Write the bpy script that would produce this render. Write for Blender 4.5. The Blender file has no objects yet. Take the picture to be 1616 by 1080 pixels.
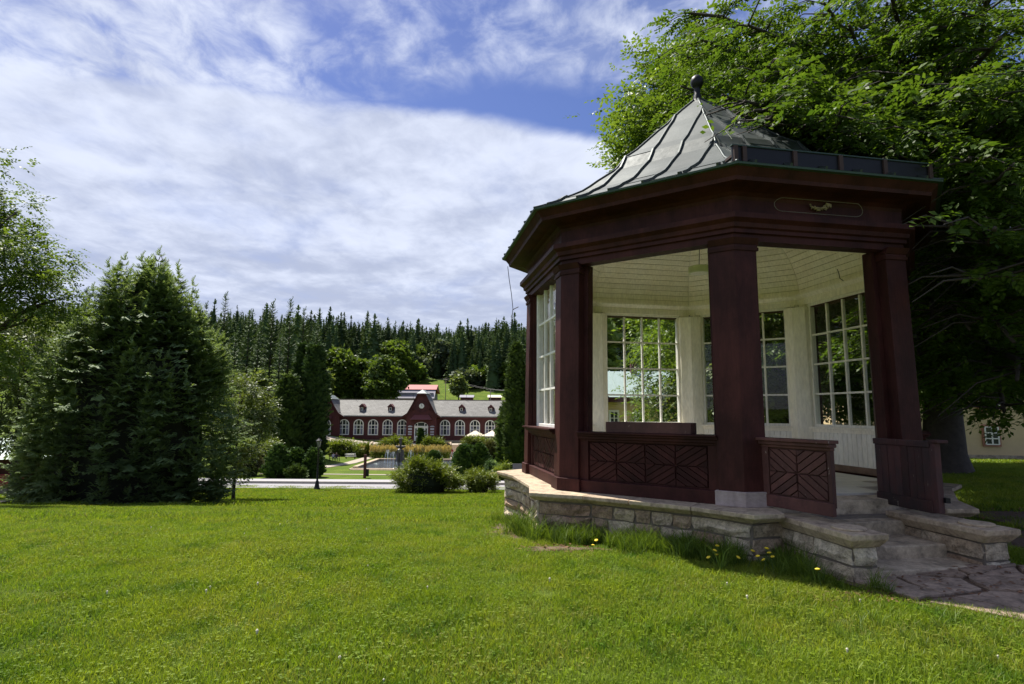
import bpy, math, random
import numpy as np
from mathutils import Vector, Matrix
PI = math.pi
R = math.radians
random.seed(11)
rng = np.random.default_rng(11)
SC = bpy.context.scene
COL = SC.collection

# ------------------------------------------------------------------ camera
EYE = 1.6
PITCH, ROLL, FPX = 0.1222, 0.007, 905.8
cam_d = bpy.data.cameras.new('camera')
cam_d.sensor_width = 36.0
cam_d.lens = FPX / 1616 * 36
cam_d.clip_start = 0.05
cam_d.clip_end = 6000
cam = bpy.data.objects.new('camera', cam_d)
COL.objects.link(cam)
_c, _s = math.cos(PITCH), math.sin(PITCH)
_r, _u, _f = Vector((1, 0, 0)), Vector((0, -_s, _c)), Vector((0, _c, _s))
_cr, _sr = math.cos(ROLL), math.sin(ROLL)
_r2 = _r * _cr + _u * _sr
_u2 = _u * _cr - _r * _sr
cam.matrix_world = Matrix(((_r2.x, _u2.x, -_f.x, 0), (_r2.y, _u2.y, -_f.y, 0), (_r2.z, _u2.z, -_f.z, EYE), (0, 0, 0, 1)))
SC.camera = cam

# ------------------------------------------------------------------ sky, sun, exposure
SUN_AZ, SUN_EL = R(-41), R(61)          # azimuth measured from +Y towards +X
sun_dir = Vector((math.sin(SUN_AZ) * math.cos(SUN_EL), math.cos(SUN_AZ) * math.cos(SUN_EL), math.sin(SUN_EL)))
sd = bpy.data.lights.new('sun', 'SUN')
sd.energy = 3.5
sd.angle = R(0.55)
sd.color = (1.0, 0.95, 0.86)
sun = bpy.data.objects.new('sun', sd)
sun.rotation_euler = (-sun_dir).to_track_quat('-Z', 'Y').to_euler()
COL.objects.link(sun)

world = bpy.data.worlds.new('World')
SC.world = world
world.use_nodes = True
world.cycles.sampling_method = 'MANUAL'
world.cycles.sample_map_resolution = 512
wt = world.node_tree
wt.nodes.clear()


def N(t, typ, **kw):
    n = t.nodes.new(typ)
    for k, v in kw.items():
        if k.startswith('i_'):
            key = k[2:]
            key = int(key) if key.isdigit() else key
            n.inputs[key].default_value = v
        else:
            setattr(n, k, v)
    return n


def L(t, a, b):
    t.links.new(a, b)


def MA(t, op, a, b=None, c=None, clamp=False):
    n = t.nodes.new('ShaderNodeMath')
    n.operation = op
    n.use_clamp = clamp
    for i, x in enumerate((a, b, c)):
        if x is None:
            continue
        if isinstance(x, (int, float)):
            n.inputs[i].default_value = x
        else:
            t.links.new(x, n.inputs[i])
    return n.outputs[0]


def SS(t, x, lo, hi):
    n = t.nodes.new('ShaderNodeMapRange')
    n.interpolation_type = 'SMOOTHSTEP'
    n.inputs['From Min'].default_value = lo
    n.inputs['From Max'].default_value = hi
    t.links.new(x, n.inputs['Value'])
    return n.outputs[0]


def MIX(t, fac, a, b, mode='MIX'):
    n = t.nodes.new('ShaderNodeMix')
    n.data_type = 'RGBA'
    n.blend_type = mode
    for key, x in ((0, fac), (6, a), (7, b)):
        if isinstance(x, (int, float)):
            n.inputs[key].default_value = x
        elif isinstance(x, (tuple, list)):
            n.inputs[key].default_value = (*x[:3], 1)
        else:
            t.links.new(x, n.inputs[key])
    return n.outputs[2]


def build_world():
    t = wt
    tc = N(t, 'ShaderNodeTexCoord')
    sky = N(t, 'ShaderNodeTexSky', sky_type='NISHITA', sun_disc=False, sun_elevation=SUN_EL, sun_rotation=SUN_AZ,
            altitude=800, air_density=1.0, dust_density=0.6, ozone_density=2.5)
    sep = N(t, 'ShaderNodeSeparateXYZ')
    L(t, tc.outputs['Generated'], sep.inputs[0])
    z = MA(t, 'ADD', MA(t, 'MAXIMUM', sep.outputs[2], 0.0), 0.1)
    qx, qy = MA(t, 'DIVIDE', sep.outputs[0], z), MA(t, 'DIVIDE', sep.outputs[1], z)
    q = N(t, 'ShaderNodeCombineXYZ')
    L(t, qx, q.inputs[0]); L(t, qy, q.inputs[1])

    def noise(scale, detail, rough, loc=(0, 0, 0), rot=0, sc=(1, 1, 1), dist=0.0):
        m = N(t, 'ShaderNodeMapping')
        m.inputs['Location'].default_value = loc
        m.inputs['Rotation'].default_value = (0, 0, rot)
        m.inputs['Scale'].default_value = sc
        L(t, q.outputs[0], m.inputs[0])
        n = N(t, 'ShaderNodeTexNoise')
        n.inputs['Scale'].default_value = scale
        n.inputs['Detail'].default_value = detail
        n.inputs['Roughness'].default_value = rough
        n.inputs['Distortion'].default_value = dist
        L(t, m.outputs[0], n.inputs['Vector'])
        return n.outputs[0]
    n_big = noise(1.6, 6, 0.55, (3.1, 0.4, 0), 0.25, (1.0, 1.0, 1))
    n_fine = noise(9.0, 8, 0.6, (7.2, 1.4, 0), 0.5, (1.0, 0.8, 1), 0.4)
    n_soft = noise(2.2, 3, 0.5, (4.2, 9.4, 0), 0.3, (0.8, 1.1, 1), 0.2)
    n_mid = noise(3.6, 7, 0.6, (1.7, 5.1, 0), 0.4, (1.0, 0.8, 1), 0.3)
    # the large bank of cloud, its near edge along a line across the sky
    s = MA(t, 'SUBTRACT', qy, MA(t, 'MULTIPLY', qx, 0.27))
    s1 = MA(t, 'ADD', s, MA(t, 'MULTIPLY', MA(t, 'SUBTRACT', n_mid, 0.5), 0.13))
    bank = SS(t, s1, 1.53, 1.62)
    # broken high cloud in front of it
    e = MA(t, 'ADD', MA(t, 'ADD', qy, MA(t, 'MULTIPLY', qx, 0.13)), MA(t, 'MULTIPLY', MA(t, 'SUBTRACT', n_mid, 0.5), 0.30))
    zone = MA(t, 'SUBTRACT', 1.0, SS(t, e, 1.26, 1.45))
    left = SS(t, qx, 0.1, -1.1)
    dens = MA(t, 'ADD', MA(t, 'MULTIPLY', n_fine, 0.75), MA(t, 'MULTIPLY', n_big, 0.55))
    dens = MA(t, 'ADD', dens, MA(t, 'MULTIPLY', left, 0.16))
    cir = MA(t, 'MULTIPLY', SS(t, dens, 0.50, 0.95), zone)
    veil = MA(t, 'MULTIPLY', MA(t, 'MULTIPLY', SS(t, n_big, 0.30, 0.85), zone), 0.30)
    # the bank thins here and there
    lowgap = SS(t, MA(t, 'ADD', MA(t, 'MULTIPLY', n_big, 0.6), MA(t, 'MULTIPLY', n_mid, 0.5)), 0.28, 0.60)
    bank = MA(t, 'MULTIPLY', bank, MA(t, 'ADD', MA(t, 'MULTIPLY', lowgap, 0.35), 0.65))
    cov = MA(t, 'MAXIMUM', MA(t, 'MAXIMUM', bank, cir), veil, clamp=True)
    # cloud body colour: white where thin and bright, blue grey where thick
    shade = MA(t, 'ADD', MA(t, 'ADD', MA(t, 'MULTIPLY', n_mid, 0.30), MA(t, 'MULTIPLY', n_fine, 0.30)), MA(t, 'MULTIPLY', n_soft, 0.5))
    far = SS(t, s, 1.9, 3.9)
    shade = SS(t, MA(t, 'SUBTRACT', shade, MA(t, 'MULTIPLY', far, 0.14)), 0.34, 0.66)
    ccol = MIX(t, shade, (1.92, 2.13, 2.75), (3.15, 3.38, 3.98))
    hs = N(t, 'ShaderNodeHueSaturation')
    hs.inputs['Saturation'].default_value = 1.14
    hs.inputs['Value'].default_value = SKYV
    L(t, sky.outputs[0], hs.inputs['Color'])
    blue = MIX(t, 1.0, hs.outputs[0], (1.12, 0.92, 1.1), 'MULTIPLY')
    col = MIX(t, MA(t, 'MULTIPLY', cov, 0.94), blue, ccol)
    bg = N(t, 'ShaderNodeBackground')
    bg.inputs['Strength'].default_value = 0.1
    L(t, col, bg.inputs['Color'])
    out = N(t, 'ShaderNodeOutputWorld')
    L(t, bg.outputs[0], out.inputs[0])


SKYV = 0.44
build_world()
vs = SC.view_settings
vs.view_transform = 'Standard'
vs.look = 'None'
vs.exposure = 1.42
vs.gamma = 1.0
vs.use_curve_mapping = False
SC.render.engine = 'CYCLES'
cy = SC.cycles
cy.use_denoising = True
cy.max_bounces = 8
cy.diffuse_bounces = 6
cy.glossy_bounces = 3
cy.transmission_bounces = 6
cy.transparent_max_bounces = 16
cy.caustics_reflective = False
cy.caustics_refractive = False
cy.sample_clamp_indirect = 6


# ------------------------------------------------------------------ object helpers
def tag(o, label=None, cat=None, group=None, kind=None):
    if label: o['label'] = label
    if cat: o['category'] = cat
    if group: o['group'] = group
    if kind: o['kind'] = kind
    return o


def empty(name, loc=(0, 0, 0), rz=0.0, parent=None):
    o = bpy.data.objects.new(name, None)
    o.location = loc
    o.rotation_euler = (0, 0, rz)
    o.empty_display_size = 0.2
    COL.objects.link(o)
    o.parent = parent
    return o


def link(name, me, parent=None, loc=None, rot=None, scale=None):
    o = bpy.data.objects.new(name, me)
    COL.objects.link(o)
    o.parent = parent
    if loc is not None: o.location = loc
    if rot is not None: o.rotation_euler = rot
    if scale is not None: o.scale = scale if hasattr(scale, '__len__') else (scale,) * 3
    return o


def copy_tree(o, parent=None):
    c = o.copy()
    COL.objects.link(c)
    c.parent = parent
    for ch in o.children:
        copy_tree(ch, c)
    return c


def npmesh(name, V, F, mats, tint=None, midx=None, smooth=False):
    """fast mesh from numpy arrays; F has one arity"""
    me = bpy.data.meshes.new(name)
    V = np.ascontiguousarray(V, dtype=np.float32)
    F = np.ascontiguousarray(F, dtype=np.int32)
    nf, k = F.shape
    me.vertices.add(len(V))
    me.vertices.foreach_set('co', V.ravel())
    me.loops.add(nf * k)
    me.loops.foreach_set('vertex_index', F.ravel())
    me.polygons.add(nf)
    me.polygons.foreach_set('loop_start', np.arange(0, nf * k, k, dtype=np.int32))
    me.polygons.foreach_set('loop_total', np.full(nf, k, dtype=np.int32))
    if midx is not None:
        me.polygons.foreach_set('material_index', midx.astype(np.int32))
    if smooth:
        me.polygons.foreach_set('use_smooth', np.ones(nf, dtype=bool))
    for m in (mats if isinstance(mats, (list, tuple)) else [mats]):
        me.materials.append(m)
    if tint is not None:
        a = me.attributes.new('tint', 'FLOAT', 'POINT')
        a.data.foreach_set('value', np.ascontiguousarray(tint, dtype=np.float32))
    me.update(calc_edges=True)
    return me


class MB:
    def __init__(s):
        s.v, s.f, s.m = [], [], []

    def add(s, verts, faces, mi=0):
        b = len(s.v)
        s.v += [tuple(p) for p in verts]
        s.f += [tuple(b + i for i in f) for f in faces]
        s.m += [mi] * len(faces)
        return s

    def hexa(s, p, mi=0):      # p: bottom four ccw, top four
        return s.add(p, [(3, 2, 1, 0), (4, 5, 6, 7), (0, 1, 5, 4), (1, 2, 6, 5), (2, 3, 7, 6), (3, 0, 4, 7)], mi)

    def box(s, x0, x1, y0, y1, z0, z1, mi=0):
        return s.hexa([(x0, y0, z0), (x1, y0, z0), (x1, y1, z0), (x0, y1, z0), (x0, y0, z1), (x1, y0, z1), (x1, y1, z1), (x0, y1, z1)], mi)

    def prism(s, bot, top, mi=0):     # two matching loops
        n = len(bot)
        f = [tuple(range(n - 1, -1, -1)), tuple(range(n, 2 * n))]
        f += [(i, (i + 1) % n, n + (i + 1) % n, n + i) for i in range(n)]
        return s.add(list(bot) + list(top), f, mi)

    def tube(s, pts, rad, n=6, mi=0, cap=True):
        pts = [Vector(p) for p in pts]
        if not hasattr(rad, '__len__'): rad = [rad] * len(pts)
        vs_, b = [], len(s.v)
        prev = None
        for i, p in enumerate(pts):
            d = (pts[min(i + 1, len(pts) - 1)] - pts[max(i - 1, 0)])
            if d.length < 1e-9: d = Vector((0, 0, 1))
            d.normalize()
            if prev is None:
                a = Vector((0, 0, 1)) if abs(d.z) < 0.9 else Vector((1, 0, 0))
                x = d.cross(a).normalized()
            else:
                x = (prev - d * prev.dot(d))
                x = x.normalized() if x.length > 1e-6 else d.orthogonal().normalized()
            prev = x
            y = d.cross(x)
            for k in range(n):
                a = 2 * PI * k / n
                vs_.append(p + (x * math.cos(a) + y * math.sin(a)) * rad[i])
        f = []
        for i in range(len(pts) - 1):
            for k in range(n):
                f.append((i * n + k, i * n + (k + 1) % n, (i + 1) * n + (k + 1) % n, (i + 1) * n + k))
        if cap:
            f.append(tuple(range(n - 1, -1, -1)))
            f.append(tuple((len(pts) - 1) * n + k for k in range(n)))
        return s.add(vs_, f, mi)

    def lathe(s, prof, n=16, c=(0, 0, 0), mi=0):     # prof: (r, z)
        vs_ = []
        for r, z in prof:
            for k in range(n):
                a = 2 * PI * k / n
                vs_.append((c[0] + r * math.cos(a), c[1] + r * math.sin(a), c[2] + z))
        f = [(i * n + k, i * n + (k + 1) % n, (i + 1) * n + (k + 1) % n, (i + 1) * n + k) for i in range(len(prof) - 1) for k in range(n)]
        f.append(tuple(range(n - 1, -1, -1)))
        f.append(tuple((len(prof) - 1) * n + k for k in range(n)))
        return s.add(vs_, f, mi)

    def mesh(s, name, mats, smooth=False):
        me = bpy.data.meshes.new(name)
        me.from_pydata(s.v, [], s.f)
        for m in (mats if isinstance(mats, (list, tuple)) else [mats]):
            me.materials.append(m)
        if any(s.m):
            me.polygons.foreach_set('material_index', s.m)
        if smooth:
            me.polygons.foreach_set('use_smooth', [True] * len(s.f))
        me.update()
        return me

    def build(s, name, mats, parent=None, smooth=False, bevel=0.0):
        o = link(name, s.mesh(name, mats, smooth), parent)
        if bevel:
            b = o.modifiers.new('bevel', 'BEVEL')
            b.width = bevel
            b.segments = 2
            b.limit_method = 'ANGLE'
            b.angle_limit = R(40)
        return o


# ------------------------------------------------------------------ materials
MATS = {}


def mat(name):
    m = bpy.data.materials.new(name)
    m.use_nodes = True
    m.node_tree.nodes.clear()
    MATS[name] = m
    return m, m.node_tree


def finish(t, shader):
    o = N(t, 'ShaderNodeOutputMaterial')
    L(t, shader, o.inputs['Surface'])


def tex(t, scale, detail=5, rough=0.55, sc=(1, 1, 1), coord='Object', loc=None, dist=0.0):
    tc = N(t, 'ShaderNodeTexCoord')
    m = N(t, 'ShaderNodeMapping')
    m.inputs['Scale'].default_value = sc
    if loc is not None:
        if isinstance(loc, tuple): m.inputs['Location'].default_value = loc
        else: L(t, loc, m.inputs['Location'])
    if coord == 'World':
        g = N(t, 'ShaderNodeNewGeometry')
        L(t, g.outputs['Position'], m.inputs[0])
    else:
        L(t, tc.outputs[coord], m.inputs[0])
    n = N(t, 'ShaderNodeTexNoise')
    n.inputs['Scale'].default_value = scale
    n.inputs['Detail'].default_value = detail
    n.inputs['Roughness'].default_value = rough
    n.inputs['Distortion'].default_value = dist
    L(t, m.outputs[0], n.inputs['Vector'])
    return n.outputs[0]


def bump(t, h, strength=0.3, dist=0.02):
    b = N(t, 'ShaderNodeBump')
    b.inputs['Strength'].default_value = strength
    b.inputs['Distance'].default_value = dist
    L(t, h, b.inputs['Height'])
    return b.outputs[0]


def pbsdf(t, col, rough=0.6, metal=0.0, spec=0.5, nrm=None):
    p = N(t, 'ShaderNodeBsdfPrincipled')
    if isinstance(col, (tuple, list)): p.inputs['Base Color'].default_value = (*col[:3], 1)
    else: L(t, col, p.inputs['Base Color'])
    if isinstance(rough, (int, float)): p.inputs['Roughness'].default_value = rough
    else: L(t, rough, p.inputs['Roughness'])
    p.inputs['Metallic'].default_value = metal
    p.inputs['Specular IOR Level'].default_value = spec
    if nrm is not None: L(t, nrm, p.inputs['Normal'])
    return p.outputs[0]


def objrand(t):
    return N(t, 'ShaderNodeObjectInfo').outputs['Random']


def painted(name, c1, c2, chip=None, chip_t=0.70, rough=0.55, grain=(7, 7, 1.0), strength=0.25, scale=6, rnd=0.12, coord='Object', spec=0.35, wear=0.7):
    """painted timber: grain, soft fading, a few flaked spots"""
    m, t = mat(name)
    r = objrand(t)
    g = tex(t, scale, 6, 0.6, grain, coord, loc=None)
    big = tex(t, 1.6, 6, 0.7, (1, 1, .6), coord='World')
    col = MIX(t, SS(t, big, 0.36, 0.66), c1, c2)
    st = tex(t, 7.0, 5, 0.65, (1, 1, 0.10), 'World')
    v = MA(t, 'ADD', MA(t, 'MULTIPLY', g, 0.6), 0.70)
    v = MA(t, 'MULTIPLY', v, MA(t, 'ADD', MA(t, 'MULTIPLY', st, wear), 1 - wear * .5))
    v = MA(t, 'MULTIPLY', v, MA(t, 'ADD', MA(t, 'MULTIPLY', r, rnd * 2), 1 - rnd))
    col = MIX(t, 1.0, col, v, 'MULTIPLY')
    if chip:
        cn = tex(t, 16, 7, 0.72, (1, 1, .45), coord='World')
        col = MIX(t, SS(t, MA(t, 'ADD', MA(t, 'MULTIPLY', cn, 0.75), MA(t, 'MULTIPLY', g, 0.25)), chip_t, chip_t + 0.03), col, chip)
    finish(t, pbsdf(t, col, rough, 0, spec, bump(t, g, strength, 0.006)))
    return m


def plain(name, c, rough=0.6, metal=0.0, var=0.25, scale=8, strength=0.15, spec=0.4, rnd=0.1, coord='Object'):
    m, t = mat(name)
    n = tex(t, scale, 5, 0.6, coord=coord)
    v = MA(t, 'ADD', MA(t, 'MULTIPLY', n, var * 2), 1 - var)
    v = MA(t, 'MULTIPLY', v, MA(t, 'ADD', MA(t, 'MULTIPLY', objrand(t), rnd * 2), 1 - rnd))
    col = MIX(t, 1.0, c, v, 'MULTIPLY')
    finish(t, pbsdf(t, col, rough, metal, spec, bump(t, n, strength, 0.01)))
    return m


def leafmat(name, dark, light, trans=0.35, rough=0.5, spec=0.3, rnd=0.15, warm=None, patches=False):
    """foliage: tint attribute mixes two greens, thin leaves let light through"""
    m, t = mat(name)
    a = N(t, 'ShaderNodeAttribute', attribute_name='tint')
    col = MIX(t, a.outputs['Fac'], dark, light)
    v = MA(t, 'ADD', MA(t, 'MULTIPLY', objrand(t), rnd * 2), 1 - rnd)
    col = MIX(t, 1.0, col, v, 'MULTIPLY')
    if patches:
        pn = tex(t, 0.55, 4, 0.6, coord='World')
        pn2 = tex(t, 2.6, 4, 0.6, coord='World', loc=(5.0, 2.0, 0.0))
        col = MIX(t, SS(t, pn, 0.44, 0.62), col, MIX(t, 1.0, col, (1.28, 1.12, 1.2), 'MULTIPLY'))
        col = MIX(t, SS(t, pn2, 0.50, 0.66), col, MIX(t, 1.0, col, (0.52, 0.68, 0.6), 'MULTIPLY'))
    if warm:
        col = MIX(t, SS(t, objrand(t), 0.62, 1.1), col, warm)
    p = pbsdf(t, col, rough, 0, spec)
    tr = N(t, 'ShaderNodeBsdfTranslucent')
    L(t, MIX(t, 1.0, col, (1.25, 1.2, 0.55), 'MULTIPLY'), tr.inputs['Color'])
    mx = N(t, 'ShaderNodeMixShader')
    mx.inputs[0].default_value = trans
    L(t, p, mx.inputs[1]); L(t, tr.outputs[0], mx.inputs[2])
    finish(t, mx.outputs[0])
    return m


M_maroon = painted('maroon_paint', (0.029, 0.0088, 0.0078), (0.062, 0.0185, 0.0160), (0.16, 0.10, 0.085), 0.68, 0.55, (9, 9, 0.8), strength=0.5, spec=0.14)
M_maroon_h = painted('maroon_paint_boards', (0.030, 0.0090, 0.0083), (0.058, 0.0175, 0.0155), (0.22, 0.155, 0.13), 0.645, 0.6, (3, 3, 3), rnd=0.3, strength=0.5, spec=0.14)
M_maroon_worn = painted('maroon_paint_worn', (0.060, 0.022, 0.019), (0.115, 0.044, 0.037), (0.28, 0.22, 0.19), 0.615, 0.65, (4, 4, 4), rnd=0.25, strength=0.5)
M_maroon_old = painted('weathered_maroon_planks', (0.026, 0.018, 0.020), (0.075, 0.027, 0.026), (0.22, 0.18, 0.155), 0.615, 0.7, (10, 10, 0.7), rnd=0.35, strength=0.6)
M_bare = painted('bare_grey_timber', (0.26, 0.20, 0.185), (0.38, 0.31, 0.285), None, 0.7, 0.75, (3, 3, 9), strength=0.5)
M_white = painted('cream_paint', (0.88, 0.82, 0.68), (0.91, 0.87, 0.76), (0.30, 0.24, 0.18), 0.755, 0.5, (5, 5, 1.2), strength=0.15, rnd=0.05, wear=0.22)
M_whitew = painted('white_window_paint', (0.82, 0.79, 0.71), (0.87, 0.85, 0.78), (0.35, 0.3, 0.25), 0.78, 0.45, (5, 5, 1.2), strength=0.1, rnd=0.04, wear=0.2)


def make_stone(name, cols, rough=0.85, sc=9, strength=0.7, moss=None, pit_shading=0.55):
    m, t = mat(name)
    r = objrand(t)
    cr = N(t, 'ShaderNodeValToRGB')
    cr.color_ramp.interpolation = 'LINEAR'
    els = cr.color_ramp.elements
    els[0].position, els[0].color = 0.0, (*cols[0], 1)
    els[1].position, els[1].color = 1.0, (*cols[-1], 1)
    for i, c in enumerate(cols[1:-1]):
        e = els.new((i + 1) / (len(cols) - 1))
        e.color = (*c, 1)
    n0 = tex(t, 2.2, 4, 0.6, coord='World')
    L(t, MA(t, 'ADD', MA(t, 'MULTIPLY', r, 0.85), MA(t, 'MULTIPLY', MA(t, 'SUBTRACT', n0, 0.5), 0.5), clamp=True), cr.inputs[0])
    n = tex(t, sc, 8, 0.68, coord='World')
    n2 = tex(t, sc * 5, 6, 0.7, coord='World')
    v = MA(t, 'ADD', MA(t, 'MULTIPLY', SS(t, n, 0.33, 0.68), 0.75), MA(t, 'MULTIPLY', SS(t, n2, 0.3, 0.7), 0.45))  # relief shading put into the colour, as flat light hides the bump
    col = MIX(t, 1.0, cr.outputs[0], MA(t, 'ADD', v, 0.42), 'MULTIPLY')
    pit_shade = tex(t, sc * 2.3, 6, 0.75, coord='World', loc=(3.0, 7.0, 1.0))
    col = MIX(t, MA(t, 'MULTIPLY', SS(t, pit_shade, 0.56, 0.66), pit_shading), col, (0.07, 0.06, 0.05))  # shade of pits painted in colour alone, no hollows behind it
    if moss:
        g = N(t, 'ShaderNodeNewGeometry')
        sp = N(t, 'ShaderNodeSeparateXYZ')
        L(t, g.outputs['Normal'], sp.inputs[0])
        col = MIX(t, MA(t, 'MULTIPLY', SS(t, n, 0.50, 0.68), 0.6), col, moss)
    hh = MA(t, 'ADD', MA(t, 'MULTIPLY', n, 1.0), MA(t, 'MULTIPLY', n2, 0.35))
    finish(t, pbsdf(t, col, rough, 0, 0.25, bump(t, hh, strength, 0.05)))
    return m


M_stone = make_stone('rock_faced_sandstone', [(0.31, 0.205, 0.135), (0.43, 0.345, 0.235), (0.54, 0.465, 0.35), (0.37, 0.275, 0.185), (0.57, 0.505, 0.385)], strength=1.0)
M_cap = make_stone('dressed_cap_stone', [(0.34, 0.25, 0.175), (0.42, 0.335, 0.24), (0.38, 0.29, 0.205)], sc=5, strength=0.35, moss=(0.20, 0.19, 0.10), pit_shading=0.2)
M_step = make_stone('worn_step_stone', [(0.33, 0.265, 0.19), (0.41, 0.335, 0.245)], sc=4, strength=0.3, pit_shading=0.12)
M_flag = make_stone('grey_flagstone', [(0.18, 0.13, 0.095), (0.25, 0.185, 0.14), (0.30, 0.23, 0.175)], sc=4, strength=0.45, pit_shading=0.2)
M_mortar = plain('lime_mortar', (0.15, 0.125, 0.10), 0.9, 0, 0.3, 20, 0.6)
M_soil = plain('needle_litter', (0.105, 0.068, 0.045), 0.95, 0, 0.5, 30, 0.8, coord='World')


def make_copper():
    m, t = mat('patinated_sheet_metal')
    n = tex(t, 1.6, 6, 0.6, (1, 1, 0.35), 'World')
    n2 = tex(t, 14, 6, 0.65, (1, 1, 0.3), 'World')
    col = MIX(t, SS(t, n, 0.3, 0.7), (0.030, 0.038, 0.037), (0.058, 0.069, 0.067))
    v = MA(t, 'ADD', MA(t, 'MULTIPLY', n2, 0.5), 0.72)
    v = MA(t, 'MULTIPLY', v, MA(t, 'ADD', MA(t, 'MULTIPLY', objrand(t), 0.2), 0.9))
    col = MIX(t, 1.0, col, v, 'MULTIPLY')
    finish(t, pbsdf(t, col, MA(t, 'ADD', MA(t, 'MULTIPLY', n2, 0.3), 0.44), 0.3, 0.25, bump(t, n, 0.25, 0.02)))
    return m


M_copper = make_copper()
M_seam = plain('dark_seam_metal', (0.05, 0.062, 0.06), 0.5, 0.5)
M_verd = plain('verdigris_edge', (0.045, 0.075, 0.064), 0.6, 0.3)
M_iron = plain('black_iron', (0.016, 0.016, 0.018), 0.45, 0.6)
M_rust = plain('brown_bracket', (0.06, 0.035, 0.03), 0.7, 0.2)


def make_glass(name='window_glass', tintc=(0.975, 0.985, 0.98)):
    m, t = mat(name)
    tr = N(t, 'ShaderNodeBsdfTransparent')
    tr.inputs[0].default_value = (*tintc, 1)
    g = N(t, 'ShaderNodeBsdfGlossy')
    g.inputs['Roughness'].default_value = 0.02
    lw = N(t, 'ShaderNodeLayerWeight')
    lw.inputs[0].default_value = 0.5
    fac = MA(t, 'ADD', MA(t, 'MULTIPLY', MA(t, 'POWER', lw.outputs['Facing'], 4.0), 0.6), 0.016)
    mx = N(t, 'ShaderNodeMixShader')
    L(t, fac, mx.inputs[0]); L(t, tr.outputs[0], mx.inputs[1]); L(t, g.outputs[0], mx.inputs[2])
    finish(t, mx.outputs[0])
    return m


M_glass = make_glass()
M_dglass = plain('dark_window_glass', (0.03, 0.035, 0.042), 0.12, 0, 0.2, 3, 0.05, 0.6, 0.3)
M_floor = plain('pale_floor_tile', (0.58, 0.55, 0.48), 0.55, 0, 0.3, 6, 0.1, coord='World')
M_ywall = plain('yellow_render', (0.66, 0.50, 0.29), 0.85, 0, 0.12, 3, 0.2)
M_redsurr = plain('pink_stone_surround', (0.42, 0.19, 0.13), 0.8)
M_groof = plain('pale_green_roof', (0.27, 0.34, 0.315), 0.5, 0.2, 0.2, 4, 0.1)
M_slate = None
M_bark = plain('bark', (0.050, 0.040, 0.033), 0.9, 0, 0.6, 10, 1.0)
M_barkdark = plain('spruce_bark', (0.06, 0.045, 0.036), 0.9, 0, 0.5, 12, 0.9)
# ------------------------------------------------------------------ terrain
def sstep(x, a, b):
    t = np.clip((np.asarray(x, float) - a) / (b - a), 0, 1)
    return t * t * (3 - 2 * t)


_LY = [-400, -60, -10, 0, 5, 7, 9.75, 12, 15, 20, 28, 35, 45, 53, 55, 62.5, 64, 75, 90, 109, 112, 114, 122, 142, 180, 260, 420, 560, 700, 3000]
_LZ = [6, 2.5, 0.3, 0, 0.07, 0.06, -0.2, -0.52, -1.03, -1.75, -2.92, -3.75, -4.85, -5.5, -5.55, -5.8, -5.8, -6.15, -6.5, -6.75, -6.75, -6.1, -4.85, -4.6, 7, 20, 43, 57.5, 59, 55]
_RY = [-400, -60, 0, 5.5, 16, 26, 40, 70, 120, 200, 420, 560, 3000]
_RZ = [6, 2, 0, 0.21, 0.12, -0.5, -1.3, -2.2, -3.0, 8, 40, 55, 60]


def Hf(x, y):
    x = np.asarray(x, float); y = np.asarray(y, float)
    zl = np.interp(y, _LY, _LZ)
    zr = np.interp(y, _RY, _RZ)
    yp = np.maximum(y, 0)
    w = sstep(x, 0.5 + 0.1 * yp, 5 + 0.35 * yp)
    z = zl * (1 - w) + zr * w
    # rising ground towards the wood on the far left
    lft = sstep(-x, 22 + 0.02 * yp, 75) * sstep(y, 58, 110) * (1 - sstep(y, 200, 400))
    z = z + lft * 7.5
    z = z + sstep(-x, 80, 240) * sstep(y, 90, 240) * 5
    z = z + sstep(y, 140, 300) * (np.sin(x * 0.011 + 1.1) * 3.2 + np.sin(x * 0.031) * 1.2)
    z = z - np.clip((x + 170) * .032, -9, 9) * sstep(y, 230, 540)
    z = z + 0.015 * np.sin(x * 1.3 + 0.4) * np.cos(y * 1.1) * (1 - sstep(y, 40, 60))
    return z


def H(x, y):
    return float(Hf(x, y))


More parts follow.
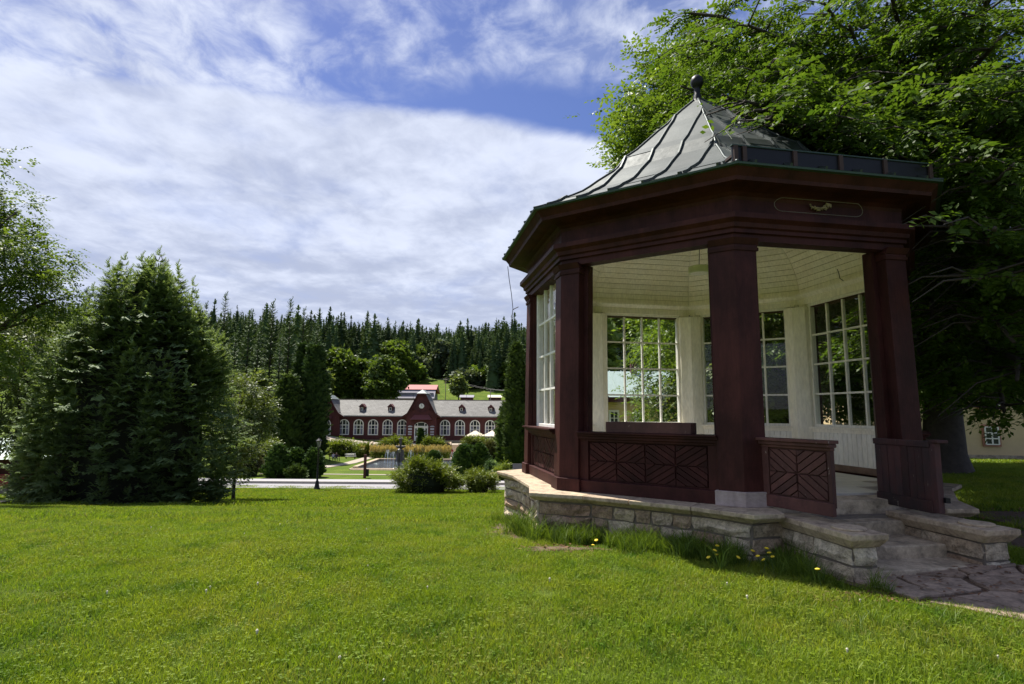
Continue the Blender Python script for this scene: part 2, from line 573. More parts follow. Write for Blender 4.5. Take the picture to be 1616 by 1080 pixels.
def make_ground():
    na = 200
    rad = np.concatenate([[0.0], np.geomspace(0.6, 3500, 150)])
    ang = np.linspace(0, 2 * PI, na, endpoint=False)
    V = [(0, 0, H(0, 0))]
    X = np.outer(rad[1:], np.cos(ang)); Y = np.outer(rad[1:], np.sin(ang))
    Z = Hf(X, Y)
    P = np.stack([X, Y, Z], -1).reshape(-1, 3)
    V = np.vstack([[[0, 0, H(0, 0)]], P])
    nr = len(rad) - 1
    i = np.arange(nr - 1)[:, None]; k = np.arange(na)[None]
    a = 1 + i * na + k; b = 1 + i * na + (k + 1) % na; c = b + na; d = a + na
    F = np.stack([a + 0 * k, d, c, b + 0 * k], -1).reshape(-1, 4)[:, ::-1]
    m, t = mat('meadow_ground')
    g = N(t, 'ShaderNodeNewGeometry')
    n1 = tex(t, 0.35, 5, 0.6, coord='World')
    n2 = tex(t, 6, 6, 0.65, coord='World')
    n3 = tex(t, 60, 5, 0.7, coord='World')
    col = MIX(t, SS(t, n1, 0.35, 0.68), (0.075, 0.128, 0.012), (0.130, 0.175, 0.022))
    col = MIX(t, MA(t, 'MULTIPLY', SS(t, n2, 0.5, 0.75), 0.5), col, (0.13, 0.13, 0.035))
    col = MIX(t, 1.0, col, MA(t, 'ADD', MA(t, 'MULTIPLY', SS(t, n3, .3, .7), 0.8), 0.40), 'MULTIPLY')
    finish(t, pbsdf(t, col, 0.95, 0, 0.1, bump(t, MA(t, 'ADD', n3, n2), 0.8, 0.04)))
    tri = np.stack([np.zeros(na, int), 1 + np.arange(na), 1 + (np.arange(na) + 1) % na, 1 + (np.arange(na) + 1) % na], -1)
    me = npmesh('ground', V, F, m, smooth=True)
    o = link('ground', me)
    tag(o, 'sloping meadow of mown grass falling away to the wooded valley', 'ground', kind='structure')
    # small disc that closes the fan under the camera
    return o


make_ground()


def ribbon(name, pts, width, m, dz=0.02, label=None, n=60, kind='structure', side=0.0, thick=0.25):
    """a strip draped over the ground, with thickness"""
    pts = [Vector((p[0], p[1], 0)) for p in pts]
    ls = [0]
    for a, b in zip(pts, pts[1:]): ls.append(ls[-1] + (b - a).length)
    L_, Rr = [], []
    for i in range(n + 1):
        s = ls[-1] * i / n
        j = max(0, min(len(pts) - 2, int(np.searchsorted(ls, s, 'right')) - 1))
        u = (s - ls[j]) / (ls[j + 1] - ls[j])
        p = pts[j].lerp(pts[j + 1], u)
        d = (pts[j + 1] - pts[j]).normalized()
        nn = Vector((-d.y, d.x, 0))
        L_.append(p + nn * (width / 2 + side)); Rr.append(p + nn * (-width / 2 + side))
    B = MB()
    v = []
    for a, b in zip(L_, Rr):
        za, zb = H(a.x, a.y), H(b.x, b.y)
        mz = max(za, zb, (za + zb) / 2, H((a.x + b.x) / 2, (a.y + b.y) / 2)) if width < 3 else None
        za = za if mz is None else mz
        zb = zb if mz is None else mz
        v += [(a.x, a.y, za + dz), (b.x, b.y, zb + dz), (a.x, a.y, za + dz - thick), (b.x, b.y, zb + dz - thick)]
    f = []
    for i in range(n):
        o = i * 4
        f += [(o, o + 1, o + 5, o + 4), (o + 1, o + 3, o + 7, o + 5), (o + 2, o, o + 4, o + 6)]
    B.add(v, f)
    ob = B.build(name, m)
    tag(ob, label, name.replace('_', ' '), kind=kind)
    return ob


M_asph = plain('pale_asphalt', (0.30, 0.29, 0.30), 0.9, 0, 0.15, 5, 0.2, 0.2, coord='World')  # even pale grey of the asphalt itself
M_kerb = plain('kerb_stone', (0.32, 0.30, 0.28), 0.85, 0, 0.25, 3, 0.3, coord='World')
M_gravel = plain('pale_gravel', (0.36, 0.31, 0.25), 0.95, 0, 0.3, 14, 0.4, coord='World')
ribbon('road', [(-140, 66), (-60, 60.2), (-30, 56.6), (0, 56.6), (40, 58), (90, 62)], 4.4, M_asph, 0.06, 'pale asphalt road crossing below the lawn', 90)
ribbon('pavement', [(-140, 70.0), (-60, 64.0), (-30, 60.6), (0, 60.6), (40, 62), (90, 66)], 3.0, M_asph, 0.24, 'raised pale footway beyond the road', 90, thick=0.6)
ribbon('kerb', [(-140, 68.2), (-60, 62.25), (-30, 58.9), (0, 58.9), (40, 60.2), (90, 64.2)], 0.34, M_kerb, 0.29, 'low stone kerb between road and footway', 90, thick=0.6)
# ------------------------------------------------------------------ gazebo
GX, GY, GZ, TH = 3.235, 9.505, EYE - 1.0206, 2.9285
gaz = empty('gazebo', (GX, GY, GZ))
tag(gaz, 'dark maroon timber garden pavilion with patinated metal roof on stone base', 'gazebo')
C8, S8, T8 = math.cos(PI / 8), math.sin(PI / 8), math.tan(PI / 8)


def fdir(k):
    a = TH + (k + .5) * PI / 4
    return Vector((math.cos(a), math.sin(a), 0)), Vector((-math.sin(a), math.cos(a), 0))


def fpt(k, t, o, z):
    n, g = fdir(k)
    p = n * o + g * t
    return Vector((p.x, p.y, z))


def vpt(k, r, z):
    a = TH + k * PI / 4
    return Vector((r * math.cos(a), r * math.sin(a), z))


def fbox(B, k, t0, t1, o0, o1, z0, z1, mi=0):
    return B.hexa([fpt(k, t0, o0, z0), fpt(k, t0, o1, z0), fpt(k, t1, o1, z0), fpt(k, t1, o0, z0),
                   fpt(k, t0, o0, z1), fpt(k, t0, o1, z1), fpt(k, t1, o1, z1), fpt(k, t1, o0, z1)], mi)


def ring_face(B, k, prof, closed=False, mi=0):
    """sweep an (apothem, z) profile along face k, mitred at both corners"""
    for (o0, z0), (o1, z1) in zip(prof, prof[1:] + ([prof[0]] if closed else [])):
        w0, w1 = o0 * T8, o1 * T8
        B.add([fpt(k, -w0, o0, z0), fpt(k, w0, o0, z0), fpt(k, w1, o1, z1), fpt(k, -w1, o1, z1)], [(0, 1, 2, 3)], mi)
    return B


# --- stone base: mortar core, rock faced blocks, dressed caps
plinth_out = []      # plan outline of the cap (k, t, o)
for k in range(8):
    plinth_out += [vpt(k, 3.57, 0), fpt(k, -0.67, 3.15, 0), fpt(k, 0.67, 3.15, 0)]


def inset(p, d):
    q = Vector((p.x, p.y, 0))
    return q * ((q.length - d) / q.length)


core = [inset(p, 0.16) for p in plinth_out]
B = MB()
B.prism([(p.x, p.y, -1.6) for p in core], [(p.x, p.y, -0.10) for p in core])
plinth = B.build('plinth', M_mortar, gaz)


def stone_block(p, tdir, n, w, h, proud, name='stone_block', parent=None, rough=1.0):
    """p: lower left corner on the wall plane; 4x3 rock face with chipped edges"""
    nx, nz = 4, 3
    up = Vector((0, 0, 1))
    v, f = [], []
    for j in range(nz):
        for i in range(nx):
            u, s = i / (nx - 1), j / (nz - 1)
            edge = i in (0, nx - 1) or j in (0, nz - 1)
            d = proud * (random.uniform(0.2, 0.65) if edge else random.uniform(0.7, 1.9))
            jt = random.uniform(-.016, .016) * rough
            jz = random.uniform(-.009, .009) * rough
            v.append(p + tdir * (u * w + jt * (1 if edge else 2.5)) + up * (s * h + jz * (1 if edge else 2)) + n * d)
    for j in range(nz - 1):
        for i in range(nx - 1):
            a = j * nx + i
            f.append((a, a + 1, a + nx + 1, a + nx))
    loop = [0, 1, 2, 3, 7, 11, 10, 9, 8, 4]
    b = len(v)
    for i in loop:
        v.append(v[i] - n * (proud * 0.5 + 0.05))
    for i in range(len(loop)):
        j = (i + 1) % len(loop)
        f.append((loop[j], loop[i], b + i, b + j))
    B = MB(); B.add(v, f)
    return B.build(name, M_stone, parent)


def stone_wall(P, Q, rows, parent, wmin=0.22, wmax=0.5, ztop=-0.12, proud=0.04, first=None):
    d = Q - P
    ln = d.length
    d = d / ln
    n = Vector((d.y, -d.x, 0))
    z = ztop
    for ri, h in enumerate(rows):
        z -= h
        x = 0.0
        while x < ln - 0.02:
            w = random.uniform(wmin, wmax)
            if x == 0 and first: w = first[ri % len(first)]
            if ln - x - w < wmin * 0.7: w = ln - x
            g = 0.011
            if h > 0.19 and random.random() < 0.3 and w < 0.4:
                hh = h * random.uniform(0.42, 0.58)
                stone_block(P + d * (x + g) + Vector((0, 0, z + g)), d, n, w - 2 * g, hh - 1.5 * g, proud * .8, parent=parent)
                stone_block(P + d * (x + g) + Vector((0, 0, z + hh + g * .5)), d, n, w - 2 * g, h - hh - 1.5 * g, proud * .8, parent=parent)
            else:
                stone_block(P + d * (x + g) + Vector((0, 0, z + g)), d, n, w - 2 * g, h - 2 * g, proud * random.uniform(.7, 1.3), parent=parent)
            x += w


rows = [0.155, 0.165, 0.15, 0.21, 0.2]
for k in (6, 7, 0, 1, 2, 3):
    o = [core[(3 * (k % 8) + i) % 24] for i in range(4)]
    # o: corner, flare, flare, next corner; wall runs counter clockwise seen from above
    if k != 2:
        stone_wall(o[0], o[1], rows, plinth, 0.34, 0.75, first=[0.62, 0.55, 0.66, 0.5])
        stone_wall(o[1], o[2], rows, plinth, 0.20, 0.46)
        stone_wall(o[2], o[3], rows, plinth, 0.34, 0.75)
    else:
        stone_wall(o[0], o[0].lerp(o[1], 0.62), rows, plinth, 0.3, 0.6)
        stone_wall(o[2].lerp(o[3], 0.45), o[3], rows, plinth, 0.3, 0.6)


def cap_piece(pts_out, pts_in, name='cap_stone', z=0.0, th=0.10, under=0.09):
    """dressed coping: outer edge undercut"""
    top = [(p.x, p.y, z) for p in pts_out] + [(p.x, p.y, z) for p in pts_in]
    mid = [(p.x, p.y, z - 0.045) for p in pts_out] + [(p.x, p.y, z - 0.045) for p in pts_in]
    bot = [(inset(p, under).x, inset(p, under).y, z - th) for p in pts_out] + [(p.x, p.y, z - th) for p in pts_in]
    n = len(top)
    B = MB()
    f = [tuple(range(2 * n, 3 * n))[::-1], tuple(range(n))]
    for i in range(n):
        j = (i + 1) % n
        f += [(n + i, n + j, j, i), (2 * n + i, 2 * n + j, n + j, n + i)]
    B.add(top + mid + bot, f)
    return B.build(name, M_cap, plinth, bevel=0.008)


OI = 2.42
for k in range(8):
    e = 0.004
    if k == 2:
        out = [fpt(1, 0.67 + e, 3.15, 0), vpt(2, 3.57, 0), fpt(2, -0.99, 3.26, 0), fpt(2, -0.90, 2.96, 0)]
        inn = [fpt(2, -0.86, OI, 0), vpt(2, OI / C8, 0), fpt(1, 0.67 + e, OI, 0)]
    elif k == 3:
        out = [fpt(2, 0.90, 2.96, 0), fpt(2, 0.99, 3.26, 0), vpt(3, 3.57, 0), fpt(3, -0.67 - e, 3.15, 0)]
        inn = [fpt(3, -0.67 - e, OI, 0), vpt(3, OI / C8, 0), fpt(2, 0.86, OI, 0)]
    else:
        out = [fpt(k - 1, 0.67 + e, 3.15, 0), vpt(k, 3.57, 0), fpt(k, -0.67 - e, 3.15, 0)]
        inn = [fpt(k, -0.67 - e, OI, 0), vpt(k, OI / C8, 0), fpt(k - 1, 0.67 + e, OI, 0)]
    cap_piece(out, inn)
    if k != 2:
        for a, b in ((-0.67 + e, -0.07 - e), (-0.07 + e, 0.67 - e)):
            cap_piece([fpt(k, a, 3.15, 0), fpt(k, b, 3.15, 0)], [fpt(k, b, OI, 0), fpt(k, a, OI, 0)])

# --- entrance: wing walls, steps
def wing(t0, t1, o0=2.97, o1=4.12, z=-0.045, inner=1):
    w = empty('wing_wall', parent=gaz)
    B = MB()
    fbox(B, 2, t0 + .07, t1 - .07, o0 - .3, o1 - .09, -1.3, z - .1)
    B.build('core', M_mortar, w)
    def q(t, o, zz): return fpt(2, t, o, zz)
    top = [q(t0, o0, z), q(t0, o1, z), q(t1, o1, z), q(t1, o0, z)]
    mid = [p - Vector((0, 0, .05)) for p in top]
    bot = [q(t0 + .05, o0, z - .13), q(t0 + .05, o1 - .07, z - .13), q(t1 - .05, o1 - .07, z - .13), q(t1 - .05, o0, z - .13)]
    B = MB(); f = [(0, 1, 2, 3), (11, 10, 9, 8)]
    for i in range(4):
        j = (i + 1) % 4
        f += [(4 + i, 4 + j, j, i), (8 + i, 8 + j, 4 + j, 4 + i)]
    B.add(top + mid + bot, f)
    B.build('cap_stone', M_cap, w, bevel=0.01)
    # round lid stone near the end
    B = MB()
    c = fpt(2, (t0 + t1) / 2, o1 - .26, z)
    B.lathe([(.145, 0), (.15, .012), (.145, .022), (0.02, .024)], 24, c)
    B.build('round_stone', M_cap, w)
    rws = [0.17, 0.17, 0.18, 0.18]
    a, b, c_, d = [fpt(2, t, o, 0) for t, o in ((t0 + .07, o0 - .1), (t0 + .07, o1 - .09), (t1 - .07, o1 - .09), (t1 - .07, o0 - .1))]
    for P, Q in ((a, b), (b, c_), (c_, d)):
        stone_wall(P, Q, rws, w, 0.32, 0.9, ztop=z - .13, proud=0.035)
    return w


wing(-0.95, -0.56)
wing(0.47, 0.88)
for name, o0, o1, z0, z1 in (('step', 2.5, 2.87, -.9, .055), ('step', 2.6, 3.17, -.9, -.125), ('step', 2.9, 3.66, -.9, -.268), ('step', 3.5, 4.02, -.9, -.392)):
    B = MB()
    fbox(B, 2, -0.60 if z1 < 0 else -.86, 0.53 if z1 < 0 else .86, o0, o1, z0, z1)
    B.build('step', M_step, gaz, bevel=0.012)

# --- floor
fl = empty('floor_deck', parent=gaz)
B = MB()
pts = [vpt(k, 2.72, -.02) for k in range(8)]
B.prism([(p.x, p.y, -.3) for p in pts], pts)
B.build('slab', M_step, fl)
n2, g2 = fdir(2)
ts = 0.58
for i in range(-5, 5):
    for j in range(-5, 5):
        c = n2 * ((j + .5) * ts) + g2 * ((i + .5) * ts)
        if max(c.dot(fdir(k)[0]) for k in range(8)) > 2.42: continue
        B = MB()
        h = ts / 2 - .004
        q = [c + n2 * a * h + g2 * b * h for a, b in ((-1, -1), (1, -1), (1, 1), (-1, 1))]
        B.prism([(p.x, p.y, -.01) for p in q], [(p.x, p.y, .05) for p in q])
        B.build('floor_tile', M_floor, fl)

# --- posts at the eight corners
PR0, PR1 = 3.085, 3.040


def post_plan(k, r, w, d):
    c = vpt(k, r, 0)
    n0, g0 = fdir(k - 1)
    n1, g1 = fdir(k)
    a, b = c + g1 * w, c - g0 * w
    return [b - n0 * d, b, c, a, a - n1 * d]


def post_prism(B, k, r0, r1, w, d, z0, z1, w1=None, mi=0):
    p0 = post_plan(k, r0, w, d); p1 = post_plan(k, r1, w if w1 is None else w1, d)
    c = vpt(k, 2.55, 0)
    p0.append(c); p1.append(c)
    B.prism([(p.x, p.y, z0) for p in p0], [(p.x, p.y, z1) for p in p1], mi)


for k in range(8):
    B = MB()
    post_prism(B, k, PR0, PR1, .285, .19, .0, 3.06)
    o = B.build('post', M_maroon, gaz, bevel=0.006)
    B = MB()
    post_prism(B, k, PR0 + .035, PR0 + .035, .33, .17, .0, .165)
    B.build('post_base', M_bare if k == 2 else M_maroon, o, bevel=0.006)
    B = MB()
    post_prism(B, k, PR1 + .02, PR1 + .025, .31, .17, 2.93, 2.965)
    post_prism(B, k, PR1 + .012, PR1 + .012, .30, .17, 2.966, 3.0)
    post_prism(B, k, PR1 + .02, PR1 + .06, .31, .17, 3.001, 3.07)
    B.build('capital', M_maroon, o)
    # inner part of the post, set back
    B = MB()
    post_prism(B, k, PR0 - .16, PR1 - .16, .285, .15, .0, 3.06)
    B.build('inner_post', M_maroon if k in (1, 2, 3) else M_white, o)

# --- beams, cornice mouldings and flaring frieze, one of each per side
mould = [(2.80, 3.05), (2.80, 3.13), (2.835, 3.14), (2.835, 3.185), (2.865, 3.20), (2.875, 3.25), (2.895, 3.265), (2.93, 3.29), (2.93, 3.352), (2.80, 3.366)]
frz = [(2.80, 3.366), (2.80, 3.55), (2.815, 3.59), (2.86, 3.625), (2.94, 3.645), (3.09, 3.655), (3.115, 3.655), (3.125, 3.70), (3.19, 3.785)]
for k in range(8):
    B = MB()
    ring_face(B, k, mould + [(2.62, 3.366), (2.62, 3.05)], True)
    B.build('cornice_moulding', M_maroon, gaz)
    B = MB()
    ring_face(B, k, frz)
    B.build('frieze', M_maroon, gaz, smooth=False)
    B = MB()
    ring_face(B, k, [(3.19, 3.785), (3.235, 3.79), (3.24, 3.812), (3.10, 3.86)])
    B.build('eave_edge', M_verd, gaz)

# --- roof sheets, standing seams, hips
prof = [(3.505, 3.806), (3.28, 3.895), (3.03, 4.015), (2.65, 4.235), (2.35, 4.435), (1.98, 4.745), (1.77, 4.925), (1.28, 5.385), (0.78, 5.86), (0.45, 6.15), (0.10, 6.46)]
pr = np.array([p[0] for p in prof][::-1]); pz = np.array([p[1] for p in prof][::-1])
def rz(r): return float(np.interp(r, pr, pz))
samp = [p[0] for p in prof]
fine = []
for a, b in zip(samp, samp[1:]): fine += [a, (a + b) / 2]
fine.append(samp[-1])
# smooth the profile a little
zs = np.array([rz(r) for r in fine])
for _ in range(2):
    zs[1:-1] = (zs[:-2] + 2 * zs[1:-1] + zs[2:]) / 4
seam_t = [-1.12, -0.675, -0.225, 0.225, 0.675, 1.12]
for k in range(8):
    edges = [-9] + seam_t + [9]
    for a, b in zip(edges, edges[1:]):
        B = MB()
        v = []
        lift = random.uniform(0, .004)
        for r, z in zip(fine, zs):
            w, o = r * S8, r * C8
            ta, tb = max(a, -w), min(b, w)
            if tb < ta: ta = tb = (max(min(a, w), -w) if abs(a) < abs(b) else max(min(b, w), -w))
            v += [fpt(k, ta, o, z + lift), fpt(k, tb, o, z + lift)]
        f = []
        for i in range(len(fine) - 1):
            if (Vector(v[2 * i]) - Vector(v[2 * i + 1])).length < 1e-6 and (Vector(v[2 * i + 2]) - Vector(v[2 * i + 3])).length < 1e-6: break
            f.append((2 * i, 2 * i + 1, 2 * i + 3, 2 * i + 2))
        B.add(v[:2 * len(f) + 2], f)
        laps = []      # cross laps
        for _ in range(random.choice((1, 1, 2))):
            i = random.randrange(1, max(2, len(f) - 3))
            p0, p1, p2, p3 = [Vector(v[j]) for j in (2 * i, 2 * i + 1, 2 * i + 3, 2 * i + 2)]
            if (p1 - p0).length > .15:
                n, g = fdir(k)
                u = Vector((n.x * .5, n.y * .5, .8)) * .008
                s = .06
                q = [p0 + u, p1 + u, p1.lerp(p2, s) + u, p0.lerp(p3, s) + u]
                laps.append(MB().prism([x - u * 2 for x in q], q))
        sh = B.build('roof_sheet', M_copper, gaz, smooth=False)
        for lb in laps: lb.build('lap_joint', M_seam, sh)
    for t in seam_t:
        pts = [fpt(k, t, r * C8, z + .018) for r, z in zip(fine, zs) if r * S8 > abs(t) + .01]
        # end on the hip
        rr = abs(t) / S8
        pts.append(fpt(k, t, rr * C8, float(np.interp(rr, fine[::-1], zs[::-1])) + .018))
        n, g = fdir(k)
        B = MB()
        v = []
        for p in pts:
            for dt, dz in ((-.017, -.02), (-.012, .022), (.012, .022), (.017, -.02)):
                v.append(p + g * dt + Vector((n.x * .4, n.y * .4, .9)) * dz)
        f = [(4 * i + j, 4 * i + j + 1, 4 * i + j + 5, 4 * i + j + 4) for i in range(len(pts) - 1) for j in range(3)]
        f.append((0, 3, 2, 1))
        B.add(v, f)
        B.build('standing_seam', M_seam, gaz)
    B = MB()
    B.tube([vpt(k, r, z + .012) for r, z in zip(fine, zs)], .017, 6)
    B.build('hip_roll', M_seam, gaz, smooth=True)
    # small hooks along the eave
B = MB()
B.lathe([(.14, 6.36), (.10, 6.46), (.07, 6.52), (.075, 6.56), (.05, 6.60), (.055, 6.68), (.045, 6.71), (.07, 6.735), (.105, 6.79), (.112, 6.84), (.10, 6.90), (.06, 6.945), (.01, 6.96)], 20)
B.build('finial_ball', M_iron, gaz, smooth=True)
for k in (0, 1, 7):
    for i in range(6):
        t = -1.15 + i * .46
        c = fpt(k, t, 3.16, 3.842)
        n, g = fdir(k)
        B = MB()
        B.add([c - g * .02 + n * .02, c + g * .02 + n * .02, c - n * .03 + Vector((0, 0, .0)), c + Vector((0, 0, .05))], [(0, 1, 3), (1, 2, 3), (2, 0, 3)])
        B.build('eave_hook', M_seam, gaz)

# snow board standing along the roof edge above the entrance
sb = empty('snow_board', parent=gaz)
B = MB()
fbox(B, 2, -1.33, 1.33, 3.10, 3.125, 3.872, 4.045)
B.build('board', M_iron, sb)
B = MB()
fbox(B, 2, -1.34, 1.34, 3.085, 3.14, 4.046, 4.06)
B.build('top_edge', M_verd, sb)
for t in (-1.30, -1.19, -.55, 0.05, .65, 1.28):
    B = MB()
    fbox(B, 2, t - .025, t + .025, 3.126, 3.15, 3.86, 4.045)
    fbox(B, 2, t - .02, t + .02, 2.95, 3.10, 3.93, 3.96)
    B.build('bracket', M_rust, sb)
# name plate outline and the withered garland on the frieze
B = MB()
pts = []
for i in range(25):
    a = PI / 2 + PI * i / 24
    pts.append((-0.50 + .105 * math.cos(a), 3.525 + .078 * math.sin(a)))
for i in range(25):
    a = -PI / 2 + PI * i / 24
    pts.append((0.50 + .105 * math.cos(a), 3.525 + .078 * math.sin(a)))
pts.append(pts[0])
M_line = plain('pale_incised_line', (0.21, 0.175, 0.15), 0.8)
def frieze_o(z):
    zz = [p[1] for p in frz]; oo = [p[0] for p in frz]
    return float(np.interp(z, zz, oo))
B.tube([fpt(2, t, frieze_o(z) + .002, z) for t, z in pts], .004, 5)
B.build('name_plate_outline', M_line, gaz)
B = MB()
for i in range(46):
    u = i / 45
    t = -.14 + .27 * u
    z = 3.525 - .028 * math.sin(PI * min(1, u * 1.25)) + .03 * (u > .8)
    s = .024 if u < .75 else .036
    c = fpt(2, t + random.uniform(-.012, .012), 2.818 + random.uniform(0, .015), z + random.uniform(-s, s) * .6)
    a = random.uniform(0, PI)
    d = Vector((math.cos(a), math.sin(a) * .3, math.sin(a))) * s * random.uniform(.5, .9)
    e = d.cross(Vector((.3, 1, .2))).normalized() * s * .45
    B.prism([c - d - e, c + d - e, c + d + e], [c - d * .5 + fdir(2)[0] * .02, c + d * .6 + fdir(2)[0] * .02, c + e + fdir(2)[0] * .02])
B.build('garland_ornament', plain('straw_gilt', (0.38, 0.30, 0.17), 0.7), gaz)


# --- chevron panels
def chevron(parent, k, t0, t1, z0, z1, cols, o, pitch=.072, flip=False, place=None, thick=.02, m=None):
    """diagonal slats, mirrored from field to field; each slat its own piece"""
    P = place or (lambda t, oo, z: fpt(k, t, oo, z))
    cw = (t1 - t0) / cols
    ch = (z1 - z0) / 2
    ang = math.atan2(ch, cw)
    for c in range(cols):
        for rr in range(2):
            a0, b0 = t0 + c * cw, z0 + rr * ch
            up = (c % 2 == 0) != (rr == 0)     # upper row even column falls to the right
            sgn = -1 if up else 1
            if flip: sgn = -sgn
            d = Vector((math.cos(ang), sgn * math.sin(ang)))
            nn = Vector((-d.y, d.x))
            ctr = Vector((a0 + cw / 2, b0 + ch / 2))
            m_ = int((cw + ch) / pitch) + 2
            for i in range(-m_, m_ + 1):
                off = (i + .5) * pitch * .9
                lo, hi = off - pitch * .40, off + pitch * .40
                poly = [Vector((a0 + .003, b0 + .003)), Vector((a0 + cw - .003, b0 + .003)), Vector((a0 + cw - .003, b0 + ch - .003)), Vector((a0 + .003, b0 + ch - .003))]
                for nrm, lim in ((nn, hi), (-nn, -lo)):
                    out = []
                    for q in range(len(poly)):
                        A, Bq = poly[q], poly[(q + 1) % len(poly)]
                        da, db = (A - ctr).dot(nrm) - lim, (Bq - ctr).dot(nrm) - lim
                        if da <= 0: out.append(A)
                        if da * db < 0: out.append(A + (Bq - A) * (da / (da - db)))
                    poly = out
                    if len(poly) < 3: break
                if len(poly) < 3: continue
                area = abs(sum(poly[q].x * poly[(q + 1) % len(poly)].y - poly[(q + 1) % len(poly)].x * poly[q].y for q in range(len(poly)))) / 2
                if area < 2e-4: continue
                c_ = sum(poly, Vector((0, 0))) / len(poly)
                th = thick * random.uniform(.85, 1.15)
                B = MB()
                B.prism([P(p.x, o, p.y) for p in poly], [P((p.x * .93 + c_.x * .07), o + th, (p.y * .93 + c_.y * .07)) for p in poly])
                B.build('slat', m or M_maroon_h, parent)


def rail_side(k, window=False):
    rl = empty('railing_panel', parent=gaz)
    B = MB(); fbox(B, k, -.91, .91, 2.70, 2.83, .0, .15)
    B.build('skirting_board', M_maroon, rl, bevel=.006)
    B = MB(); fbox(B, k, -.91, .91, 2.71, 2.75, .15, .70)
    B.build('backing', M_maroon, rl)
    for a, b in ((-.91, -.775), (.775, .91)):
        B = MB(); fbox(B, k, a, b, 2.75, 2.79, .15, .66)
        B.build('stile', M_maroon, rl, bevel=.004)
    chevron(rl, k, -.765, .765, .165, .645, 4, 2.752)
    B = MB()
    for (oo, za, zb) in ((2.80, .655, .685), (2.835, .686, .725), (2.875, .726, .752)):
        fbox(B, k, -.905, .905, 2.66, oo, za, zb)
    B.build('rail_moulding', M_maroon, rl, bevel=.005)
    B = MB(); fbox(B, k, -.90, .90, 2.60, 2.905, .753, .778)
    B.build('rail_top', M_maroon, rl, bevel=.006)
    return rl


rail_side(1)
rail_side(0)
rail_side(7)
rail_side(6)
rail_side(3)

# --- windows in the closed sides
PW, PH = .395, .555
pane_me = MB().box(-PW / 2, PW / 2, -.003, .003, -PH / 2, PH / 2).mesh('pane', M_glass)


def window_side(k):
    n, g = fdir(k)
    w = empty('window', parent=gaz)
    rot = (0, 0, math.atan2(g.y, g.x))
    t0, t1, z0, z1 = -.79, .79, .845, 3.065
    B = MB()
    fbox(B, k, t0 - .06, t0, 2.60, 2.70, z0 - .05, z1 + .05)
    fbox(B, k, t1, t1 + .06, 2.60, 2.70, z0 - .05, z1 + .05)
    fbox(B, k, t0, t1, 2.60, 2.70, z1, z1 + .05)
    fbox(B, k, t0, t1, 2.60, 2.70, z0 - .05, z0)
    B.build('window_frame', M_whitew, w, bevel=.004)
    for i in range(1, 4):
        t = t0 + (t1 - t0) * i / 4
        B = MB(); fbox(B, k, t - .017, t + .017, 2.625, 2.675, z0, z1)
        B.build('muntin', M_whitew, w)
        z = z0 + (z1 - z0) * i / 4
        B = MB(); fbox(B, k, t0, t1, 2.628, 2.672, z - .016, z + .016)
        B.build('muntin', M_whitew, w)
    for i in range(4):
        for j in range(4):
            c = fpt(k, t0 + (t1 - t0) * (i + .5) / 4, 2.65, z0 + (z1 - z0) * (j + .5) / 4)
            link('pane', pane_me, w, c, rot)
    # outer sill and casing in maroon, inner casing in cream
    B = MB()
    fbox(B, k, -.93, -.852, 2.66, 2.76, .78, 3.06)
    fbox(B, k, .852, .93, 2.66, 2.76, .78, 3.06)
    fbox(B, k, -.93, .93, 2.70, 2.93, .779, .80)
    B.build('outer_casing', M_maroon, w)
    B = MB()
    fbox(B, k, -.93, -.852, 2.55, 2.66, .78, 3.1)
    fbox(B, k, .852, .93, 2.55, 2.66, .78, 3.1)
    fbox(B, k, -.86, .86, 2.50, 2.60, .765, .80)
    fbox(B, k, -.93, .93, 2.55, 2.66, 3.112, 3.2)
    B.build('inner_casing', M_white, w)
    # cream lining boards by the corners
    for s in (-1, 1):
        for a, b, d in ((.935, 1.0, 2.555), (1.005, 1.055, 2.565)):
            B = MB(); fbox(B, k, min(s * a, s * b), max(s * a, s * b), d, 2.66, .8, 3.2)
            B.build('lining_board', M_white, w)
    # panelled dado below
    dd = empty('dado', parent=gaz)
    B = MB(); fbox(B, k, -1.06, 1.06, 2.585, 2.69, .05, .80)
    B.build('dado_backing', M_white, dd)
    nb = 20
    for i in range(nb):
        a, b = -1.06 + 2.12 * i / nb, -1.06 + 2.12 * (i + 1) / nb
        B = MB(); fbox(B, k, a + .004, b - .004, 2.565, 2.584, .16, .70)
        B.build('dado_board', M_whitew, dd)
    B = MB(); fbox(B, k, -1.06, 1.06, 2.55, 2.584, .702, .764)
    B.build('dado_rail', M_white, dd, bevel=.004)
    B = MB(); fbox(B, k, -1.06, 1.06, 2.56, 2.584, .052, .158)
    B.build('crumbling_skirting', plain('crumbling_brown_plaster', (0.20, 0.13, 0.09), .95, 0, .6, 9, 1.0, coord='World') if 'crumbling_brown_plaster' not in MATS else MATS['crumbling_brown_plaster'], dd)


for k in (0, 7, 6, 5, 4, 3):
    window_side(k)
for k in (5, 4):
    B = MB(); fbox(B, k, -.93, .93, 2.70, 2.80, 0, .78)
    B.build('outer_boarding', M_maroon, gaz)

